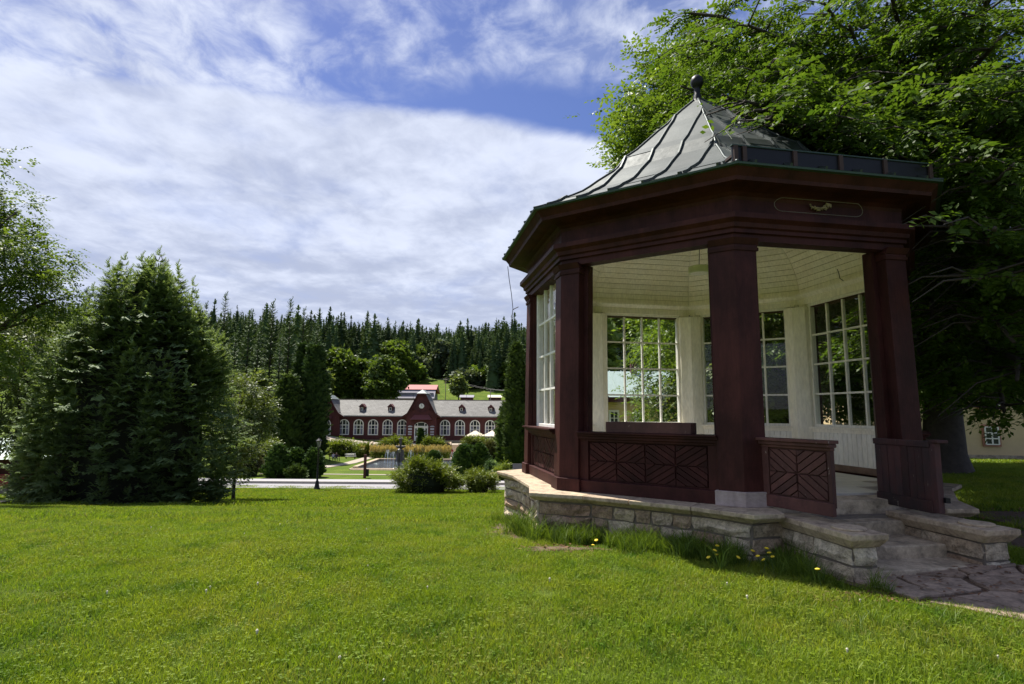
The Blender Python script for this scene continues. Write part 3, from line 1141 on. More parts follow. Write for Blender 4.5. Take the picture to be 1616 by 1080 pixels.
# --- inner cornice and boarded vault
for k in range(8):
    B = MB()
    ring_face(B, k, [(2.62, 3.14), (2.565, 3.15), (2.56, 3.24), (2.53, 3.26), (2.50, 3.30), (2.50, 3.335), (2.62, 3.34)])
    B.build('inner_cornice', M_white, gaz)
vault = empty('vault', parent=gaz)
nb = 22
vp = []
for i in range(nb + 1):
    a = PI / 2 * i / nb
    vp.append((2.60 * math.cos(a) ** .9 + .02, 3.335 + 1.45 * math.sin(a)))
for k in range(8):
    B = MB()
    for (o0, z0), (o1, z1) in zip(vp, vp[1:]):
        B.add([fpt(k, -o0 * T8 * 1.01, o0 + .03, z0 + .02), fpt(k, o0 * T8 * 1.01, o0 + .03, z0 + .02), fpt(k, o1 * T8 * 1.01, o1 + .03, z1 + .02), fpt(k, -o1 * T8 * 1.01, o1 + .03, z1 + .02)], [(3, 2, 1, 0)])
    B.build('vault_backing', M_white, vault)
    for (o0, z0), (o1, z1) in zip(vp, vp[1:]):
        if o1 < .05: continue
        e = .05
        oa, za = o0 + (o1 - o0) * e, z0 + (z1 - z0) * e
        ob, zb = o1 - (o1 - o0) * e, z1 - (z1 - z0) * e
        q = [fpt(k, -oa * T8 + .003, oa, za), fpt(k, oa * T8 - .003, oa, za), fpt(k, ob * T8 - .003, ob, zb), fpt(k, -ob * T8 + .003, ob, zb)]
        u = Vector((fdir(k)[0].x * .6, fdir(k)[0].y * .6, .7)) * .018
        B = MB(); B.prism(q, [p + u for p in q])
        B.build('ceiling_board', M_white, vault)

# --- gates, both standing open
def gate(name, h, e, chev, side):
    """h, e: (t, o) of hinge and free end on the entrance side"""
    gt = empty(name, parent=gaz)
    a, b = fpt(2, h[0], h[1], 0), fpt(2, e[0], e[1], 0)
    d = (b - a).normalized(); ln = (b - a).length
    n = Vector((d.y, -d.x, 0)) * side      # seen face
    def Pp(t, o, z): return a + d * t + n * o + Vector((0, 0, z))
    def bx(t0, t1, o0, o1, z0, z1):
        return MB().hexa([Pp(t0, o0, z0), Pp(t0, o1, z0), Pp(t1, o1, z0), Pp(t1, o0, z0), Pp(t0, o0, z1), Pp(t0, o1, z1), Pp(t1, o1, z1), Pp(t1, o0, z1)])
    m = M_maroon_worn if chev else M_maroon_old
    if chev:
        bx(.0, ln, -.03, .0, .10, .70).build('backing', m, gt)
        bx(.0, .085, .001, .03, .15, .66).build('stile', m, gt, bevel=.004)
        bx(ln - .04, ln, .001, .03, .15, .66).build('stile', m, gt, bevel=.004)
        bx(.0, ln, -.02, .035, .02, .148).build('bottom_board', m, gt, bevel=.006)
        chevron(gt, 2, .09, ln - .045, .16, .65, 2, .001, .078, False, Pp, .022, M_maroon_worn)
        bx(-.01, ln + .01, -.03, .035, .661, .69).build('rail_moulding', m, gt, bevel=.006)
        bx(-.02, ln + .02, -.05, .065, .691, .73).build('rail_moulding', m, gt, bevel=.008)
        bx(-.03, ln + .03, -.07, .095, .731, .765).build('rail_top', m, gt, bevel=.006)
        for z in (.11, .42, .60):
            bx(-.10, .02, -.02, -.002, z, z + .045).build('hinge_strap', M_iron, gt)
    else:
        nbd = 8
        for i in range(nbd):
            w = ln / nbd
            bx(i * w + .003, (i + 1) * w - .003, 0, .02 + random.uniform(0, .006), .13, .68).build('plank', m, gt, bevel=.003)
        bx(.0, ln, -.035, -.001, .05, .70).build('chevron_board', m, gt)
        bx(.0, ln, -.03, .035, .0, .128).build('bottom_board', m, gt, bevel=.006)
        bx(-.01, ln + .01, -.03, .035, .681, .748).build('rail_top', m, gt, bevel=.008)
        bx(ln - .005, ln + .07, -.05, .02, .01, .73).build('stile', m, gt, bevel=.006)
        bx(ln - .02, ln + .12, -.10, .03, .731, .765).build('rail_end', m, gt, bevel=.006)
        bx(ln - .02, ln + .10, -.09, -.036, .12, .17).build('latch', M_iron, gt)
    return gt


gate('gate', (-.92, 2.83), (-.69, 3.62), True, 1)
gate('gate', (.66, 2.70), (.60, 3.49), False, 1)

# --- hanging lamp
lp = empty('pendant_lamp', (GX - .07, GY, EYE + 2.36))
tag(lp, 'flat round pale green lamp hanging under the white boarded vault', 'lamp')
M_lamp = plain('pale_green_enamel', (0.62, 0.66, 0.42), 0.4)
B = MB(); B.lathe([(.17, 0), (.178, .012), (.178, .105), (.165, .115), (.03, .13)], 28)
B.build('lamp_shade', M_lamp, lp, smooth=False)
B = MB(); B.lathe([(.10, -.012), (.13, -.006), (.15, .001)], 24)
B.build('diffuser', M_whitew, lp)
B = MB(); B.tube([(0, 0, .12), (.015, 0, .4), (-.008, .01, .7), (.0, 0, 1.35)], .006, 5)
B.build('cord', M_iron, lp)

# --- long wooden box standing on the railing
n1, g1 = fdir(1)
c = fpt(1, .065, 2.76, .78)
wb = empty('wooden_box', (GX + c.x, GY + c.y, GZ + c.z), math.atan2(g1.y, g1.x))
tag(wb, 'long low maroon wooden box resting on top of the pavilion railing', 'box')
MB().box(-.545, .545, -.11, -.085, .0, .132).build('front_board', M_maroon_worn, wb, bevel=.004)
MB().box(-.545, .545, .085, .11, .0, .132).build('back_board', M_maroon_worn, wb, bevel=.004)
for s in (-1, 1):
    MB().box(min(s * .52, s * .543), max(s * .52, s * .543), -.084, .084, .001, .13).build('end_board', M_maroon_worn, wb)
MB().box(-.518, .518, -.084, .084, .002, .02).build('bottom_board', M_maroon_worn, wb)

# --- loose wire hanging from the eave, and a hook wire in the vault
e0 = vpt(0, 3.42, 3.66)
B = MB()
p0 = Vector((GX, GY, GZ)) + Vector((e0.x, e0.y, e0.z))
pts = [p0 + Vector((dx, -.02, -dz)) for dx, dz in ((0.02, 0), (.05, .25), (.09, .5), (.12, .78), (.10, 1.0), (.09, 1.12))]
B.tube(pts, .006, 5)
B.tube([pts[3] + Vector((0, 0, -.02)), pts[3] + Vector((.03, 0, .0)), pts[3] + Vector((.10, 0, .035))], .008, 5)
tag(B.build('hanging_wire', M_iron), 'thin dark wire dangling from the pavilion eave against sky', 'wire')
B = MB()
B.tube([fpt(4, -.22, 2.52, 3.31), fpt(4, -.21, 2.44, 3.37), fpt(4, -.22, 2.42, 3.45), fpt(4, -.20, 2.41, 3.53)], .007, 5)
B.build('wire_end', M_iron, gaz)
# ------------------------------------------------------------------ places measured off the photograph
def at(u, v, y):
    X, Y = (u - 808), (v - 540)
    X, Y = X * _cr + Y * _sr, -X * _sr + Y * _cr
    X /= FPX; Y = -Y / FPX
    d = Vector((X, _c - Y * _s, _s + Y * _c))
    d = d * (y / d.y)
    return Vector((d.x, d.y, d.z + EYE))


def gx(u, y):          # x of a thing that stands on the ground at depth y and pixel column u
    return (u - 808) / FPX * y * 1.0075


# ------------------------------------------------------------------ long spa building
BY = 125.0
BXC = gx(670, BY)
bz = -4.78
spa = empty('spa_building', (BXC, BY, bz))
tag(spa, 'long dark red timber spa hall with clock gable and arched white windows', 'building')
M_bwood = painted('dark_red_cladding', (0.085, 0.024, 0.022), (0.11, 0.030, 0.028), None, .7, .7, (1, 1, 6), scale=3, strength=.3)
M_bwood2 = painted('dark_red_trim', (0.065, 0.018, 0.018), (0.09, 0.025, 0.024), None, .7, .7, (1, 1, 6), scale=3, strength=.3)


def make_slate():
    m, t = mat('patchy_slate_roof')
    tc = N(t, 'ShaderNodeTexCoord')
    mp = N(t, 'ShaderNodeMapping')
    mp.inputs['Rotation'].default_value = (0, 0, .25)
    L(t, tc.outputs['Object'], mp.inputs[0])
    br = N(t, 'ShaderNodeTexBrick')
    br.inputs['Scale'].default_value = 0.9
    br.inputs['Color1'].default_value = (.125, .121, .112, 1)
    br.inputs['Color2'].default_value = (.175, .17, .158, 1)
    br.inputs['Mortar'].default_value = (.10, .097, .092, 1)
    br.inputs['Mortar Size'].default_value = .03
    br.inputs['Brick Width'].default_value = .9
    br.inputs['Row Height'].default_value = .55
    sx = N(t, 'ShaderNodeSeparateXYZ'); L(t, mp.outputs[0], sx.inputs[0])
    cb = N(t, 'ShaderNodeCombineXYZ')
    L(t, sx.outputs[0], cb.inputs[0])
    L(t, MA(t, 'ADD', sx.outputs[2], MA(t, 'MULTIPLY', sx.outputs[1], .7)), cb.inputs[1])
    L(t, cb.outputs[0], br.inputs['Vector'])
    n = tex(t, .8, 5, .6)
    col = MIX(t, 1.0, br.outputs[0], MA(t, 'ADD', MA(t, 'MULTIPLY', n, .7), .62), 'MULTIPLY')
    finish(t, pbsdf(t, col, .7, 0, .3, bump(t, br.outputs['Fac'], .4, .03)))
    return m


M_slate = make_slate()
HW = 21.4            # half length
EV, RG, DP = 5.55, 9.05, 5.2     # eave, ridge, half depth
MB().box(-HW, HW, 0, 2 * DP, -1.2, EV).build('wall', M_bwood, spa)
MB().box(-HW - .05, HW + .05, -.06, 2 * DP + .06, -1.3, .35).build('base_course', M_step, spa)
B = MB()
B.add([(-HW - .3, -.55, EV - .02), (HW + .3, -.55, EV - .02), (HW + .3, DP, RG), (-HW - .3, DP, RG), (-HW - .3, 2 * DP + .5, EV), (HW + .3, 2 * DP + .5, EV)],
      [(0, 1, 2, 3), (3, 2, 5, 4), (0, 3, 4), (1, 5, 2)])
roof = B.build('roof', M_slate, spa)
MB().box(-HW - .2, HW + .2, -.62, -.45, EV - .22, EV - .03).build('gutter', plain('grey_gutter', (.32, .33, .32), .5, .3), roof)
MB().box(-HW - .1, HW + .1, -.42, -.02, EV - .62, EV - .10).build('eave_board', M_bwood2, roof)
MB().box(-HW, HW, DP - .1, DP + .1, RG - .03, RG + .08).build('ridge', M_cap, roof)
for x in (-16, -3, 9):
    MB().tube([(x, DP, RG), (x, DP, RG + 1.5)], .03, 5).build('lightning_rod', M_iron, roof)


def arch_pts(w, h, n=12, inset_=0.0):
    r = w / 2 - inset_
    pts = [(-r, inset_), (r, inset_)]
    for i in range(n + 1):
        a = PI * i / n
        pts.append((r * math.cos(a), h - w / 2 + r * math.sin(a) * 1.0))
    return pts


WW, WH = 2.18, 3.36
def arched_window_meshes():
    out, inn = arch_pts(WW, WH), arch_pts(WW, WH, inset_=.19)
    B = MB()
    n = len(out)
    for i in range(n):
        j = (i + 1) % n
        a, b, c, d = out[i], out[j], inn[j], inn[i]
        B.add([(a[0], -.1, a[1]), (b[0], -.1, b[1]), (c[0], -.1, c[1]), (d[0], -.1, d[1]), (c[0], .0, c[1]), (d[0], .0, d[1]), (a[0], .0, a[1]), (b[0], 0, b[1])],
              [(0, 1, 2, 3), (3, 2, 4, 5), (1, 0, 6, 7)])
    for x in (-.36, .36):
        B.box(x - .06, x + .06, -.09, 0, .19, WH - .3)
    B.box(-.98, .98, -.085, 0, WH * .60, WH * .60 + .16)
    B.box(-.98, .98, -.08, 0, WH * .40, WH * .40 + .08)
    fr = B.mesh('window', M_whitew)
    B = MB()
    B.add([(p[0], -.03, p[1]) for p in inn], [tuple(range(n))])
    pn = B.mesh('pane', M_dglass)
    B = MB()
    for x0, x1 in ((-.88, -.5), (.5, .88)):
        for i in range(3):
            B.box(x0 + i * .12, x0 + i * .12 + .10, -.045, -.035, .22, WH * .58)
    cu = B.mesh('curtain', plain('blue_grey_curtain', (.22, .22, .30), .8))
    return fr, pn, cu


wfr, wpn, wcu = arched_window_meshes()
for u in (548.9, 571.3, 593.8, 616.2, 638.9, 705.2, 728.2, 751.5, 774.9, 798.0, 820.9):
    x = gx(u, BY) - BXC
    w = link('window', wfr, spa, (x, -.03, 1.36))
    link('pane', wpn, w)
    link('curtain', wcu, w)


def gable(xc, hw, zb, apex, dpth, big):
    """projecting bay with a swept gable roof"""
    b = empty('gable_bay', (xc, 0, 0), parent=spa)
    MB().box(-hw, hw, -dpth, .1, -1.2, EV + .6).build('bay_wall', M_bwood, b)
    B = MB()      # gable face, swept outline
    sw = hw + 1.0
    prof_ = [(-sw, zb), (-hw * .95, zb + .75), (-hw * .62, zb + (apex - zb) * .55), (-hw * .26, apex), (hw * .26, apex), (hw * .62, zb + (apex - zb) * .55), (hw * .95, zb + .75), (sw, zb)]
    B.prism([(x, -dpth - .02, z) for x, z in prof_], [(x, -dpth + .15, z) for x, z in prof_])
    B.build('gable_face', M_bwood, b)
    B = MB()
    for (xa, za), (xb, zb_) in zip(prof_, prof_[1:]):
        B.hexa([(xa, -dpth - .5, za), (xb, -dpth - .5, zb_), (xb, DP, zb_), (xa, DP, za), (xa, -dpth - .5, za + .14), (xb, -dpth - .5, zb_ + .14), (xb, DP, zb_ + .14), (xa, DP, za + .14)])
    rf = B.build('gable_roof', M_slate, b)
    B = MB()
    for (xa, za), (xb, zb_) in zip(prof_, prof_[1:]):
        B.hexa([(xa, -dpth - .56, za - .16), (xb, -dpth - .56, zb_ - .16), (xb, -dpth - .5, zb_ - .16), (xa, -dpth - .5, za - .16), (xa, -dpth - .56, za + .16), (xb, -dpth - .56, zb_ + .16), (xb, -dpth - .5, zb_ + .16), (xa, -dpth - .5, za + .16)])
    B.build('barge_board', M_bwood2, b)
    # little hipped cap on the ridge
    B = MB()
    r = hw * .34
    B.add([(-r, -dpth - .5, apex + .12), (r, -dpth - .5, apex + .12), (r, DP - 1, apex + .12), (-r, DP - 1, apex + .12), (0, -dpth + .5, apex + 1.0), (0, DP - 2, apex + 1.0)], [(0, 1, 4), (1, 2, 5, 4), (2, 3, 5), (3, 0, 4, 5)])
    B.build('ridge_cap', plain('green_grey_cap', (.20, .225, .22), .5, .2) if 'green_grey_cap' not in MATS else MATS['green_grey_cap'], b)
    return b


cb_ = gable(0, 3.2, EV - .35, 10.15, 1.6, True)
f0 = -1.6 - .02
# clock with arch behind it
B = MB(); B.lathe([(.0, 0), (1.35, 0), (1.35, .05), (.0, .05)], 28)
o = B.build('clock_niche', M_bwood2, cb_); o.rotation_euler = (R(90), 0, 0); o.location = (0, f0 - .03, 7.55)
B = MB(); B.lathe([(.0, 0), (.54, 0), (.54, .08), (.0, .08)], 28)
ck = B.build('clock_face', M_whitew, cb_); ck.rotation_euler = (R(90), 0, 0); ck.location = (0, f0 - .09, 7.62)
B = MB(); B.box(-.03, .03, -.04, .44, .081, .1); B.box(-.04, .28, -.03, .03, .081, .1)
B.build('clock_hands', M_iron, ck)
for i in range(12):
    a = 2 * PI * i / 12
    o = MB().box(-.02, .02, .42, .5, .081, .09).build('hour_mark', M_iron, ck); o.rotation_euler = (0, 0, a)
for s in (-1, 1):      # carved brackets
    B = MB()
    B.hexa([(s * 1.3, f0 - .2, 6.9), (s * 2.7, f0 - .2, 6.4), (s * 2.7, f0, 6.4), (s * 1.3, f0, 6.9), (s * 1.3, f0 - .2, 7.15), (s * 2.7, f0 - .2, 6.65), (s * 2.7, f0, 6.65), (s * 1.3, f0, 7.15)])
    B.hexa([(s * 1.7, f0 - .2, 6.7), (s * 1.9, f0 - .2, 6.7), (s * 1.9, f0, 6.7), (s * 1.7, f0, 6.7), (s * 1.3, f0 - .2, 8.6), (s * 1.5, f0 - .2, 8.6), (s * 1.5, f0, 8.6), (s * 1.3, f0, 8.6)])
    B.build('gable_bracket', M_bwood2, cb_)
B = MB()      # canopy over the door
B.add([(-2.3, f0 - 1.1, 4.75), (2.3, f0 - 1.1, 4.75), (1.5, f0, 5.75), (-1.5, f0, 5.75), (-2.3, f0, 4.75), (2.3, f0, 4.75)], [(0, 1, 2, 3), (1, 5, 2), (4, 0, 3), (0, 4, 5, 1)])
B.build('door_canopy', plain('red_sheet_canopy', (.19, .06, .055), .5, .1), cb_)
dr = empty('door', (0, f0, 0), parent=cb_)
MB().box(-1.45, 1.45, -.05, 0, .25, 3.2).build('door_leaf', M_whitew, dr)
for i in range(4):
    x = -1.08 + i * .72
    MB().box(x - .16, x + .16, -.07, -.051, 1.25, 2.9).build('door_pane', M_dglass, dr)
B = MB()
pts = [(1.45 * math.cos(PI * i / 14), 3.3 + .95 * math.sin(PI * i / 14)) for i in range(15)]
B.prism([(x, -.08, z) for x, z in pts], [(x, 0, z) for x, z in pts])
B.build('fanlight_frame', M_whitew, dr)
for a, b in ((-1.22, -.82), (-.68, .68), (.82, 1.22)):
    MB().box(a, b, -.1, -.081, 3.42, 3.85 if abs(a + b) > .1 else 4.1).build('fanlight_pane', M_dglass, dr)
MB().box(-1.5, 1.5, -.1, 0, 3.1, 3.3).build('transom', M_whitew, dr)
for s in (-1, 1):
    sg = empty('notice_board', (s * 2.35, f0, 0), parent=cb_)
    B = MB(); pts = [(.5 * math.cos(PI * i / 10), 3.2 + .28 * math.sin(PI * i / 10)) for i in range(11)]
    B.prism([(x, -.08, z) for x, z in pts], [(x, 0, z) for x, z in pts])
    B.build('oval_sign', plain('pale_sign', (.5, .5, .52), .6) if 'pale_sign' not in MATS else MATS['pale_sign'], sg)
    for z, h, mm in ((2.55, .42, MATS['pale_sign']), (2.0, .3, MATS['pale_sign']), (1.5, .3, MATS['pale_sign'])):
        MB().box(-.4, .4, -.06, 0, z, z + h).build('plate', mm, sg)
for s, hwv in ((-1, 2.5), (1, 2.5)):
    gb = gable(s * (HW - 1.2), hwv, EV - .35, 8.9, .9, False)
    w = link('window', wfr, gb, (-.3, -.95, 1.36)); link('pane', wpn, w); link('curtain', wcu, w)
    B = MB(); B.box(-.25, .25, -.99, -.93, 6.6, 7.4); B.build('attic_window', M_whitew, gb)
    MB().box(-.15, .15, -1.0, -.991, 6.72, 7.28).build('attic_pane', M_dglass, gb)
    B = MB()
    B.add([(-1.3, -1.7, 4.85), (1.1, -1.7, 4.85), (.8, -.92, 5.4), (-1.0, -.92, 5.4)], [(0, 1, 2, 3)])
    B.add([(-1.3, -1.7, 4.85), (1.1, -1.7, 4.85), (1.1, -.92, 4.85), (-1.3, -.92, 4.85)], [(0, 1, 2, 3)])
    B.build('window_canopy', MATS['red_sheet_canopy'], gb)
for u in (573, 617.8, 729.5, 775.5):
    x = gx(u, BY) - BXC
    d = empty('dormer', (x, 1.6, 6.75), parent=spa)
    MB().box(-.55, .55, -.35, 1.6, -.7, .75).build('dormer_wall', M_bwood, d)
    MB().box(-.26, .26, -.42, -.351, -.15, .55).build('dormer_window', M_whitew, d)
    MB().box(-.16, .16, -.43, -.421, -.05, .45).build('dormer_pane', M_dglass, d)
    B = MB()
    B.prism([(-.75, -.6, .62), (0, -.6, 1.35), (.75, -.6, .62)], [(-.75, 1.8, .62), (0, 1.8, 1.35), (.75, 1.8, .62)])
    B.build('dormer_roof', M_bwood2, d)
# terrace edge in front of the hall
ribbon('terrace_path', [(BXC - 30, 119.5), (BXC + 30, 119.5)], 4.0, M_gravel, .06, 'pale gravel terrace path along the spa hall', 30)

# ------------------------------------------------------------------ stairs up to the terrace
def stairs(u, lab):
    x = gx(u, 113)
    s = empty('garden_stairs', (x, 0, 0))
    tag(s, lab, 'stairs', 'garden stairs')
    n = 11
    for i in range(n):
        y = 109.5 + i * .72
        z = -6.72 + (i + 1) * .165
        MB().box(-1.25, 1.25, y, y + .8, z - .6, z).build('step', M_cap, s)
    for sd_ in (-1.5, 1.5):
        B = MB()
        B.hexa([(sd_ - .2, 109.2, -7.2), (sd_ + .2, 109.2, -7.2), (sd_ + .2, 118, -6), (sd_ - .2, 118, -6), (sd_ - .2, 109.2, -6.1), (sd_ + .2, 109.2, -6.1), (sd_ + .2, 118, -4.4), (sd_ - .2, 118, -4.4)])
        B.build('side_wall', M_step, s)
    return s


stairs(596, 'stone garden stairs left of the fountain, below the hall')
stairs(722, 'stone garden stairs right of the door, where people walk')
ribbon('garden_path', [(gx(596, 109), 109.5), (gx(560, 92), 92), (gx(505, 80), 80), (gx(440, 72), 70)], 1.9, M_gravel, .05, 'pale garden path running diagonally to the left stairs', 40)
ribbon('garden_path', [(gx(722, 109), 109.5), (gx(712, 84), 84), (gx(706, 66), 65)], 2.0, M_gravel, .05, 'pale garden path running straight to the right stairs', 40)
ribbon('garden_path', [(gx(440, 72), 71.5), (gx(560, 71), 71), (gx(720, 71), 70.5), (gx(900, 71), 70.5)], .7, M_gravel, .05, 'narrow pale garden path along the front of the fountain lawn', 40)
ribbon('side_path', [(-60, 27), (-40, 24.6), (-25, 24.0), (-21.2, 24.4)], 1.3, M_gravel, .05, 'short pale path end beside the great spruce', 20)

# ------------------------------------------------------------------ fountain pool
PLX0, PLX1, PLY0, PLY1 = gx(562, 79), gx(742, 79), 79.0, 93.5
plz = -6.25
pool = empty('fountain_pool', ((PLX0 + PLX1) / 2, (PLY0 + PLY1) / 2, plz))
tag(pool, 'long stone edged fountain pool in the lawn before the hall', 'pool')
hx, hy = (PLX1 - PLX0) / 2, (PLY1 - PLY0) / 2
for i, (a, b, c, d) in enumerate(((-hx, hx, -hy, -hy + .7), (-hx, hx, hy - .7, hy), (-hx, -hx + .7, -hy + .7, hy - .7), (hx - .7, hx, -hy + .7, hy - .7))):
    MB().box(a, b, c, d, -.9, .42 if c > 0 or i > 1 else .2).build('pool_rim', M_cap, pool, bevel=.05)
    MB().box(a - .5 if i > 1 else a, b + .5 if i > 1 else b, c - (.5 if i < 2 else 0), d + (.5 if i < 2 else 0), -.9, .08).build('pool_step', M_step, pool)


def make_water():
    m, t = mat('fountain_water')
    n = tex(t, 3.5, 4, .6)
    n2 = tex(t, 14, 3, .6)
    finish(t, pbsdf(t, (.035, .045, .05), .08, 0, .8, bump(t, MA(t, 'ADD', n, MA(t, 'MULTIPLY', n2, .5)), .9, .12)))
    return m


M_water = make_water()
MB().box(-hx + .7, hx - .7, -hy + .7, hy - .7, -.8, .1).build('water', M_water, pool)
M_jet = plain('falling_water', (.75, .78, .8), .3, 0, .1)
for dx, dy in ((-5.0, 2.2), (-3.4, -1.6), (2.6, 2.2), (5.2, -1.2), (-1.6, 2.6)):
    B = MB()
    for j in range(5):
        a = j * 2 * PI / 5
        B.tube([(dx, dy, .1), (dx + .05 * math.cos(a), dy + .05 * math.sin(a), 1.5), (dx + .2 * math.cos(a), dy + .2 * math.sin(a), 2.1), (dx + .4 * math.cos(a), dy + .4 * math.sin(a), 1.5), (dx + .55 * math.cos(a), dy + .55 * math.sin(a), .1)], [.03, .025, .02, .02, .015], 4)
    B.build('water_jet', M_jet, pool)
# stone column of the fountain with basin
p = Vector((gx(637, 92), 92, plz))
col_ = empty('fountain_column', p)
tag(col_, 'dark stone fountain column with bowl at the far pool edge', 'fountain')
M_dst = plain('dark_fountain_stone', (.10, .09, .08), .85, 0, .4, 4, .5)
B = MB(); B.prism([(-.75, -.75, -.5), (.75, -.75, -.5), (.75, .75, -.5), (-.75, .75, -.5)], [(-.45, -.45, 1.9), (.45, -.45, 1.9), (.45, .45, 1.9), (-.45, .45, 1.9)])
B.build('pedestal', M_dst, col_, bevel=.05)
B = MB(); B.lathe([(.2, 1.9), (.3, 2.1), (.75, 2.3), (.9, 2.5), (.84, 2.5), (.3, 2.4)], 18); B.build('bowl', M_dst, col_, smooth=True)
B = MB(); B.lathe([(.2, 2.4), (.14, 2.6), (.2, 2.95), (.24, 3.2), (.17, 3.4), (.42, 3.55), (.45, 3.65), (.12, 3.62), (.1, 3.9), (.02, 4.05)], 14); B.build('shaft', M_dst, col_, smooth=True)


# ------------------------------------------------------------------ lamp posts
def lamp_post(u, y, ytop, lab):
    x = gx(u, y)
    z = H(x, y)
    h = at(u, ytop, y).z - z
    o = empty('street_lamp', (x, y, z))
    tag(o, lab, 'lamp', 'garden lamps')
    B = MB(); B.lathe([(.30, 0), (.30, .12), (.24, .2), (.17, .55), (.15, .75), (.09, .85), (.075, h * .5), (.06, h * .78), (.09, h * .785), (.05, h * .8), (.05, h * .82)], 12)
    B.build('post', M_iron, o, smooth=True)
    B = MB()
    B.lathe([(.13, h * .825), (.24, h * .94), (.245, h * .945)], 6)
    B.build('lantern_glass', plain('lantern_glass', (.20, .20, .20), .2) if 'lantern_glass' not in MATS else MATS['lantern_glass'], o)
    B = MB()
    for k in range(6):
        a = 2 * PI * k / 6
        B.tube([(.135 * math.cos(a), .135 * math.sin(a), h * .825), (.25 * math.cos(a), .25 * math.sin(a), h * .945)], .016, 4)
    B.build('lantern_bars', M_iron, o)
    B = MB(); B.lathe([(.30, h * .945), (.28, h * .955), (.12, h * .985), (.05, h), (.02, h * 1.02)], 12)
    B.build('lantern_cap', M_iron, o)
    return o


lamp_post(511, 53.6, 692, 'black lantern post by the road below the lawn')
lamp_post(635.5, 74, 708, 'thin dark lantern post in front of the fountain pool')
# short dark post on the lawn by the pool
p = Vector((gx(583.5, 66.2), 66.2, 0)); p.z = H(p.x, p.y)
o = empty('marker_post', p); tag(o, 'short dark wooden post on the grass before the pool', 'post')
MB().box(-.14, .14, -.14, .14, -.2, 2.6).build('post', M_bwood2, o, bevel=.02)
MB().box(.15, .45, -.1, .1, .2, 1.0).build('side_box', M_iron, o, bevel=.02)
# sign board by the pavilion
p = Vector((gx(818.5, 60), 60, 0)); p.z = H(p.x, p.y)
o = empty('notice_sign', p); tag(o, 'small grey notice sign with pale sheets beside the pavilion', 'sign')
MB().box(-.55, .55, -.05, .05, .55, 2.1).build('board', plain('grey_board', (.12, .12, .14), .6), o)
for x in (-.24, .24):
    MB().box(x - .17, x + .17, -.062, -.051, .75, 1.35).build('paper', M_whitew, o)
for x in (-.5, .5):
    MB().box(x - .04, x + .04, -.04, .04, -.2, .55).build('leg', M_iron, o)
# yellow hoop barrier
p = Vector((gx(781.5, 61.5), 61.5, 0)); p.z = H(p.x, p.y)
B = MB(); B.tube([(-.45, 0, -.1), (-.45, 0, .9), (-.3, 0, 1.05), (.3, 0, 1.05), (.45, 0, .9), (.45, 0, -.1)], .05, 6)
o = B.build('hoop_barrier', plain('yellow_paint', (.55, .50, .12), .5)); o.location = p
tag(o, 'thin yellow metal hoop barrier on the grass', 'barrier')

# ------------------------------------------------------------------ parasols on the terrace, with a low red fence
M_canvas = plain('cream_canvas', (.62, .55, .42), .8)
for i, (u, lab) in enumerate(((752, 'cream parasol, leftmost of the three on the terrace'), (778.5, 'cream parasol in the middle of the three'), (803, 'cream parasol half hidden behind the columnar conifer'))):
    y = 118.5
    x = gx(u, y); z = H(x, y) + .05
    o = empty('parasol', (x, y, z)); tag(o, lab, 'parasol', 'parasols on the terrace')
    zt, ze = at(u, 679.5, y).z - z, at(u, 688, y).z - z
    B = MB()
    r = 1.95
    q = [(-r, -r, ze), (r, -r, ze), (r, r, ze), (-r, r, ze)]
    B.add(q + [(0, 0, zt)], [(0, 1, 4), (1, 2, 4), (2, 3, 4), (3, 0, 4)])
    B.add(q + [(a, b, c - .22) for a, b, c in q], [(0, 4, 5, 1), (1, 5, 6, 2), (2, 6, 7, 3), (3, 7, 4, 0)])
    B.build('canopy', M_canvas, o)
    MB().tube([(0, 0, 0), (0, 0, zt)], .04, 6).build('pole', M_bare, o)
    B = MB(); B.lathe([(.4, 0), (.4, .1), (.06, .14)], 12); B.build('base', M_iron, o)
x0, x1 = gx(742, 117), gx(812, 117)
o = empty('terrace_fence', ((x0 + x1) / 2, 117.2, H((x0 + x1) / 2, 117.2))); tag(o, 'low red brown board fence under the parasols', 'fence')
nb = 12
for i in range(nb):
    a = (x1 - x0) * (i / nb - .5)
    MB().box(a + .02, a + (x1 - x0) / nb - .02, -.04, .04, .1, 1.75).build('board', plain('red_brown_fence', (.16, .06, .055), .7) if 'red_brown_fence' not in MATS else MATS['red_brown_fence'], o)

# ------------------------------------------------------------------ people and benches (tiny in the picture)
def body_mesh(name, joints, edges, radii, colfn):
    me = bpy.data.meshes.new(name)
    me.from_pydata(joints, edges, [])
    o = bpy.data.objects.new('person', me)
    COL.objects.link(o)
    sk = o.modifiers.new('skin', 'SKIN')
    for v, r in zip(me.skin_vertices[0].data, radii):
        v.radius = (r, r)
    me.skin_vertices[0].data[0].use_root = True
    sb_ = o.modifiers.new('sub', 'SUBSURF'); sb_.levels = 1; sb_.render_levels = 2
    return o


def clothes(name, head, top, legs, z1, z2):
    m, t = mat(name)
    tc = N(t, 'ShaderNodeTexCoord')
    sp = N(t, 'ShaderNodeSeparateXYZ'); L(t, tc.outputs['Object'], sp.inputs[0])
    n = tex(t, 6, 3, .5)
    z = MA(t, 'ADD', sp.outputs[2], MA(t, 'MULTIPLY', MA(t, 'SUBTRACT', n, .5), .05))
    c = MIX(t, MA(t, 'GREATER_THAN', z, z1), legs, top)
    c = MIX(t, MA(t, 'GREATER_THAN', z, z2), c, head)
    finish(t, pbsdf(t, c, .8, 0, .2))
    return m


